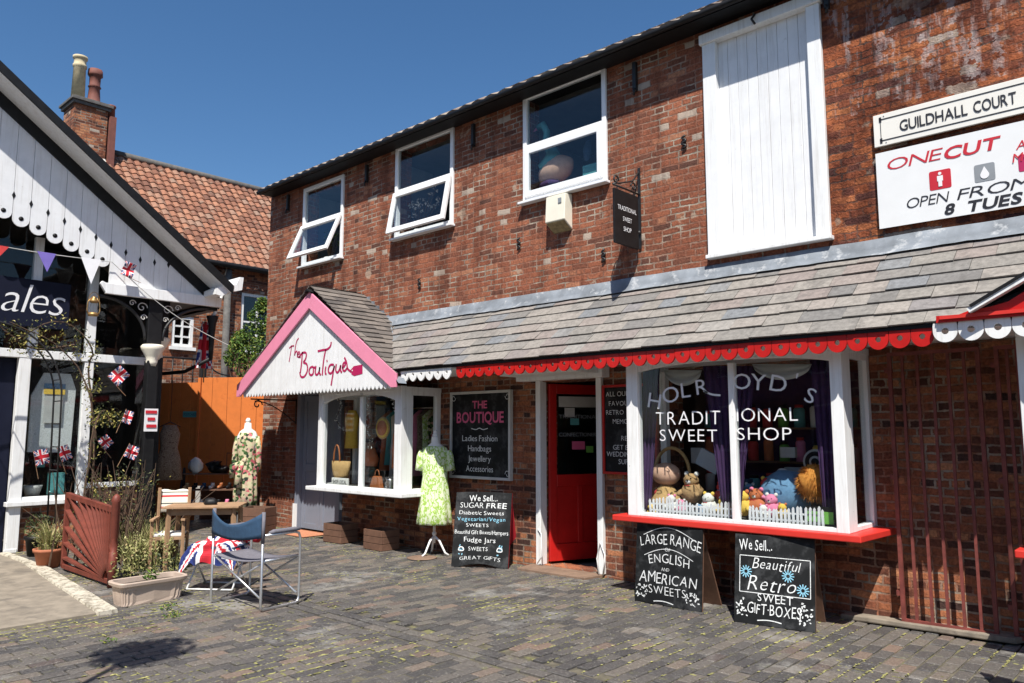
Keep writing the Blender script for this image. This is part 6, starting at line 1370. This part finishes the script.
for i_, (x_, z_, w_, h_, m_, l_) in enumerate(((-4.05, 1.35, .12, .16, 'pale', 'pale price card standing high on the left of the sweet shop display'), (-3.55, 1.02, .16, .22, 'navy', 'dark blue carton behind the tilted pale box'), (-3.72, 1.0, .10, .28, 'tealpl', 'tall teal tin behind the tan teddy bear'), (-2.95, 1.16, .34, .20, 'roomblue', 'wide pale blue carton behind the toys in the right pane'), (-2.68, 1.20, .12, .26, 'pinkpl', 'upright pink carton behind the big blue plush'), (-3.08, 1.40, .14, .1, 'pale', 'white ticket card above the wide blue carton'))):
    b = B(); b.obox((x_, 7.30, z_), (w_, .08, h_), (0, 0, rd.uniform(-.2, .2))); o = b.build('carton', m_, None, bevel=.003); tag(o, l_, 'carton')
c = pb(666, 474, 6.86); t = thing('oval_cushion', tuple(c-V((0, 0, .3))), 'peach oval cushion on a brown wicker seat in the left sweet shop pane', 'cushion')
b = B(); b.ball(c, (.155, .12, .115), 18); b.build('cushion', 'skinpl', t)
b = B(); b.loft([(-.32, .16, .12), (-.26, .17, .13), (-.24, .15, .11), (-.14, .09, .08), (-.10, .05, .05)], 18, c); b.build('seat', 'straw', t)
b = B(); b.tube(curvepts(lambda a: c+V((.2*math.cos(a), .12, .0+.26*math.sin(a))), -.3, math.pi+.3, 16), .018, 8); b.build('back_hoop', 'straw', t)
c = pb(776, 497, 6.98); t = thing('plush_toy', tuple(c-V((0, 0, .2))), 'very large round blue plush toy in the right sweet shop pane', 'soft toy')
b = B(); b.ball(c+V((.10, 0, .03)), (.24, .22, .22), 24, .08); b.ball(c+V((-.18, .02, -.05)), (.15, .12, .13), 18, .1); b.build('body', 'bluepl', t)
b = B(); b.ball(c+V((-.02, -.16, -.0)), (.10, .05, .025), 10, rot=(0, .3, .3)); b.build('ribbon', 'pinkpl', t)
b = B(); b.ball(c+V((.06, .02, .235)), (.05, .04, .03), 10); b.build('tuft', 'whitepl', t)
c = pb(815, 482, 6.85); t = thing('shaggy_toy', tuple(c-V((0, 0, .17))), 'orange shaggy plush head beside the big blue plush toy', 'soft toy')
b = B(); b.ball(c, (.145, .13, .15), 16, .3); b.build('body', 'orangepl', t)
b = B(); rd = random.Random(71)
for _ in range(900):
    d = V((rd.gauss(0, 1), rd.gauss(0, 1), rd.gauss(0, 1))).normalized(); p0 = c+V((d.x*.14, d.y*.125, d.z*.145)); s_ = d.orthogonal().normalized()*.005; tip = p0+d*rd.uniform(.02, .05)+V((0, 0, -.02)); b.face([p0-s_, p0+s_, tip])
b.build('fur', 'orangepl', t, normals=False)
c = pb(709, 461, 6.95); b = B(); b.obox(c, (.24, .03, .17), (0, .45, 0)); o = b.build('gift_box', 'roomblue'); tag(o, 'tilted pale patterned box in the left sweet shop pane', 'box')
c = pb(816, 462, 7.0); t = thing('round_plaque', tuple(c-V((0, 0, .14))), 'black and white ringed round plaque standing above the shaggy orange toy', 'plaque')
for r_, d, m_ in ((.115, 0, 'pale'), (.095, -.008, 'black'), (.055, -.014, 'pale'), (.035, -.02, 'black')): b = B(); b.tube([c+V((0, d, 0)), c+V((0, d-.006, 0))], r_, 24); b.build('ring', m_, t)
c = pb(820, 517, 6.60); t = thing('green_card', tuple(c-V((0, 0, .05))), 'bright green and black card at the bottom right of the sweet shop window', 'card')
b = B(); b.box(c.x-.12, c.x+.11, 6.60, 6.606, c.z-.055, c.z+.045); b.build('card', 'green', t); b = B(); b.box(c.x-.12, c.x+.11, 6.599, 6.605, c.z+.047, c.z+.085); b.build('header', 'black', t)
# shelves with jars at the back of the sweet shop display
t = thing('display_shelf', (-3.3, 7.75, 0.79), 'dark display shelf with jars at the back of the sweet shop window', 'shelf')
for z in (.95, 1.28, 1.62): b = B(); b.box(-4.2, -2.35, 7.6, 7.85, z, z+.02); b.build('board', 'brownwood', t)
b = B(); b.box(-4.25, -2.32, 7.86, 7.9, .8, 2.2); b.build('back_panel', 'purple', t)
rd = random.Random(81); n = 0; jc = ['redpl', 'yellowpl', 'tealpl', 'pinkpl', 'whitepl', 'orangecl', 'green']
ordn = ['first', 'second', 'third', 'fourth', 'fifth', 'sixth', 'seventh', 'eighth', 'ninth', 'tenth', 'eleventh']
for z, nm in ((.97, 'lowest'), (1.30, 'middle'), (1.64, 'top')):
    for i in range(11):
        x = -4.13+i*.168; b = B(); r_ = rd.uniform(.045, .06); h = rd.uniform(.13, .2); m_ = jc[rd.randrange(7)]
        j_ = thing('sweet_jar', (x, 7.7, z), f'{ordn[i]} jar from the left on the {nm} shelf behind the sweet shop glass', 'jar', 'sweet jars on the display shelf'); b.loft([(z, r_, r_), (z+h, r_, r_), (z+h+.02, r_*.7, r_*.7)], 12, (x, 7.7, 0)); b.build('jar', m_, j_)
        b = B(); b.loft([(z+h+.02, r_*.75, r_*.75), (z+h+.05, r_*.75, r_*.75)], 12, (x, 7.7, 0)); b.build('lid', 'black' if i % 2 else 'redpl', j_)
# boutique display
c = pb(341, 468, 6.66); t = thing('straw_bag', tuple(c-V((0, 0, .14))), 'round woven straw bag with a leather handle in the left boutique pane', 'bag')
b = B(); b.loft([(-.14, .13, .06), (-.10, .17, .07), (0, .20, .075), (.10, .22, .06)], 24, c, cap=True); b.build('body', 'straw', t)
b = B(); b.tube(curvepts(lambda a: c+V((-.04+.075*math.cos(a), -.05, .09+.24*math.sin(a))), 0, math.pi, 14), .012, 8); b.build('handle', 'leather', t)
c = pb(339, 484, 6.57)+V((0, 0, .03)); t = thing('shop_local_sign', tuple(c-V((0, 0, .06))), 'small white block sign reading SHOP LOCAL on the boutique sill', 'sign')
b = B(); b.box(c.x-.20, c.x+.20, 6.58, 6.60, c.z-.055, c.z+.055); b.build('board', 'whitepl', t, bevel=.004); b = B(); write(b, 'SHOP LOCAL', (c.x, 6.579, c.z-.025), FX, FZ, .05, w=.34); b.build('lettering', 'textblack', t, normals=False)
c = pb(383, 428, 6.75); t = thing('painted_plate', tuple(c-V((0, 0, .2))), 'round cream and orange painted tray hanging in the right boutique pane', 'tray')
for r_, d, m_ in ((.155, 0, 'straw'), (.135, -.01, 'yellowpl'), (.105, -.016, 'orangecl')): b = B(); b.tube([c+V((0, d, 0)), c+V((0, d-.008, 0))], r_, 28); b.build('ring', m_, t)
c = pb(396, 450, 6.85); b = B(); b.loft([(-.25, .06, .05, 0, 0, .1), (.2, .05, .04, 0, 0, .1), (.28, .03, .03)], 18, c); o = b.build('orange_scarf', 'orangecl'); tag(o, 'orange scarf hanging beside the right post of the boutique bay', 'scarf')
c = pb(352, 425, 7.0); t = thing('dress_form', (c.x, c.y, .81), 'dress form in a mustard top behind the boutique mullion', 'dress form'); b = B(); b.loft([(c.z-.35, .12, .09, 0, 0, .06), (c.z-.1, .10, .08), (c.z+.1, .14, .09), (c.z+.22, .07, .05)], 20, (c.x, c.y, 0)); b.build('top', 'yellowpl', t); b = B(); b.tube([(c.x, c.y, .815), (c.x, c.y, c.z-.3)], .015, 8); b.build('pole', 'iron', t)
c = pb(375, 482, 6.72); t = thing('leather_bag', tuple(c-V((0, 0, .1))), 'tan leather handbag on the boutique sill right of the mullion', 'bag'); b = B(); b.prism([c+V((-.14, 0, -.10)), c+V((.12, 0, -.10)), c+V((.07, 0, .08)), c+V((-.06, 0, .08))], (0, .07, 0)); b.build('body', 'leather', t, bevel=.01); b = B(); b.tube(curvepts(lambda a: c+V((.05*math.cos(a), .035, .08+.09*math.sin(a))), 0, math.pi, 10), .006, 6); b.build('handle', 'leather', t)
t = thing('clothes_rail', (-8.9, 7.6, .0), 'rail of coloured clothes hanging at the back of the boutique window', 'clothes rail'); b = B(); b.tube([(-9.65, 7.6, 1.95), (-8.0, 7.6, 1.95)], .012, 8); b.tube([(-9.65, 7.6, 0), (-9.65, 7.6, 1.95)], .012, 8); b.tube([(-8.0, 7.6, 0), (-8.0, 7.6, 1.95)], .012, 8); b.build('rail', 'silver', t)
for i_ in range(13):
    x_ = -9.55+i_*.12; m_ = ['orangecl', 'tealpl', 'whitepl', 'redpl', 'yellowpl', 'navy', 'pinkpl', 'check', 'lime', 'floral', 'tanpl', 'bluepl', 'orangecl'][i_]; b = B(); b.loft([(1.0+.1*math.sin(i_*2), .05, .17, 0, 0, .15), (1.5, .045, .15, 0, 0, .1), (1.82, .035, .17), (1.92, .02, .03)], 16, (x_, 7.6, 0)); b.build('garment', m_, t)
c = pb(371, 455, 6.95); b = B(); b.loft([(-.16, .12, .07), (-.05, .15, .09), (.1, .06, .05)], 18, c, fold=.06); o = b.build('red_bag', 'orangecl'); tag(o, 'dark orange drawstring bag behind the leather handbag', 'bag')
c = pb(390, 485, 6.64); t = thing('silver_jug', tuple(c-V((0, 0, .09))), 'polished silver tankard at the right of the boutique sill', 'jug'); b = B(); b.loft([(-.09, .055, .055), (-.07, .05, .05), (.06, .05, .05), (.08, .056, .056)], 20, c); b.build('body', 'silver', t); b = B(); b.tube(curvepts(lambda a: c+V((-.05-.05*math.sin(a), 0, .05*math.cos(a))), 0, math.pi, 10), .008, 6); b.build('handle', 'silver', t)
c = pb(397, 470, 6.62); b = B(); b.ball(c, (.05, .03, .07), 10, .6); o = b.build('white_ornament', 'whitepl'); tag(o, 'small white ornament at the right edge of the boutique pane', 'ornament')
for (pts, lab) in ((((337, 396), (341, 405), (336, 420), (344, 432)), 'white flower garland hanging in the left boutique pane'), (((367, 400), (366, 420), (370, 436), (369, 452)), 'white flower garland hanging right of the boutique mullion'), (((386, 394), (394, 400), (396, 412)), 'white flower garland at the top right of the boutique bay')):
    t = thing('flower_garland', tuple(pb(*pts[-1], 6.6)), lab, 'garland', 'flower garlands in the boutique window'); L_ = [pb(u, v, 6.62) for u, v in pts]; b = B(); b.tube(L_, .005, 5); b.build('stem', 'twig', t)
    b = B(); rd = random.Random(len(lab))
    for a, c_ in zip(L_, L_[1:]):
        for k in range(9): leaves(b, a.lerp(c_, k/9), (.05, .03, .04), 2, .035, rd, 0, 0)
    b.build('blossom', 'whitepl', t, normals=False)
# upstairs window things
def pu_(u, v, y=7.45): return P(u, v, 'y', y)
c = pu_(541, 130, 7.5); t = thing('inflatable_bird', (c.x, c.y, 4.5), 'teal inflatable bird with a curved neck in the closed upstairs window', 'inflatable')
nk = [pu_(u_, v_, 7.36) for u_, v_ in ((548, 172), (556, 160), (552, 152), (546, 142), (547, 132), (543, 125), (538, 128))]
b = B(); b.tube(nk, [.16, .15, .08, .05, .045, .05, .04], 12); b.build('body', 'tealpl2' if 0 else 'tealpl', t); b = B(); b.tube([nk[-1], nk[-1]+V((-.06, -.02, -.04))], [.025, .008], 8); b.build('beak', 'pinkpl', t)
c = pu_(556, 172, 7.35); t = thing('pink_ball', (c.x, c.y, 4.5), 'large pinkish oval plush in the closed upstairs window', 'soft toy'); b = B(); b.ball(c+V((0, 0, .02)), (.27, .16, .17), 20, .05, rot=(0, -.25, 0)); b.build('body', 'skinpl', t); b = B(); b.ball(c+V((-.05, -.06, -.17)), (.16, .1, .06), 12, .2); b.build('base', 'purple', t)
c = pu_(592, 168, 7.32); t = thing('toy_box', (c.x, c.y, 4.5), 'teal toy box in the right corner of the closed upstairs window', 'box'); b = B(); b.box(c.x-.13, c.x+.14, 7.3, 7.5, 4.5, c.z+.05); b.build('box', 'tealpl', t, bevel=.005); b = B(); b.box(c.x-.36, c.x-.15, 7.3, 7.45, 4.5, 4.6); b.build('red_pack', 'redpl', t)
c = pu_(588, 148, 7.35); b = B(); b.ball(c+V((0, 0, -.03)), (.06, .05, .13), 12, .4); o = b.build('small_doll', 'navy'); tag(o, 'small dark blue figure standing on the teal toy box upstairs', 'toy')
for (u, v, lab, m_, U_) in ((420, 208, 'white and pink dried flowers behind the middle upstairs window', 'whitepl', U2), (330, 240, 'green potted plant behind the left upstairs window', 'hedge', U1)):
    c = pu_(u, v, 7.38); t = thing('potted_flowers', (c.x, c.y, U_[2]), lab, 'flowers'); b = B(); b.loft([(U_[2]+.0, .07, .07), (U_[2]+.14, .09, .09)], 14, (c.x, c.y, 0)); b.build('vase', 'whitepl', t)
    b = B(); b4 = B(); rd = random.Random(9)
    for k in range(26): e = V((c.x+rd.gauss(0, .25 if m_ == 'whitepl' else .09), c.y+rd.gauss(0, .05), c.z+rd.uniform(-.12, .16))); b.tube([(c.x, c.y, U_[2]+.1), e], .004, 4); leaves(b4, e, (.04, .04, .04), 7, .05, rd, 0, 0)
    b.build('stem', 'twig', t); b4.build('petals', m_, t, normals=False)
# unseen board added beyond the right edge to shadow the paving corner
board('chalk_sign', (-.93, 5.40, 0), (-.36, 5.25, 0), (-.91, 5.52, 1.0), (-.34, 5.37, 1.0), 'unseen chalkboard added beyond the right edge of the view to throw the corner shadow', [('OPEN', .5, .6, .12, .6, {})], 'brownwood', .4)
# ================================================================== CAMERA, LIGHT
w = bpy.data.worlds.new('World'); S.world = w; w.use_nodes = True; nt = w.node_tree
sk = nt.nodes.new('ShaderNodeTexSky'); sk.sky_type = 'NISHITA'; sk.sun_disc = False
sv = V((.42, -.53, 1.0)).normalized()
sk.sun_elevation = math.asin(sv.z); sk.sun_rotation = math.atan2(sv.x, sv.y); sk.air_density = 1.0; sk.dust_density = .8; sk.ozone_density = 3.4; sk.altitude = 50
hs = nt.nodes.new('ShaderNodeHueSaturation'); hs.inputs['Saturation'].default_value = 1.2; nt.links.new(sk.outputs[0], hs.inputs['Color']); nt.links.new(hs.outputs[0], nt.nodes['Background'].inputs[0]); nt.nodes['Background'].inputs[1].default_value = .085
su = bpy.data.lights.new('sun', 'SUN'); su.energy = 5.0; su.angle = R(.53); su.color = (1, .95, .87)
so = bpy.data.objects.new('sun', su); C.objects.link(so); so.rotation_euler = sv.to_track_quat('Z', 'Y').to_euler()
cam = bpy.data.cameras.new('camera'); cam.lens = 27; cam.sensor_width = 36; cam.clip_end = 500; cam.clip_start = .05
co = bpy.data.objects.new('camera', cam); C.objects.link(co); co.location = (0, 0, EYE); co.rotation_euler = (R(90)+T, 0, A); S.camera = co
S.view_settings.view_transform = 'Standard'; S.view_settings.look = 'None'; S.view_settings.gamma = 1; S.view_settings.exposure = .58; S.view_settings.use_curve_mapping = False
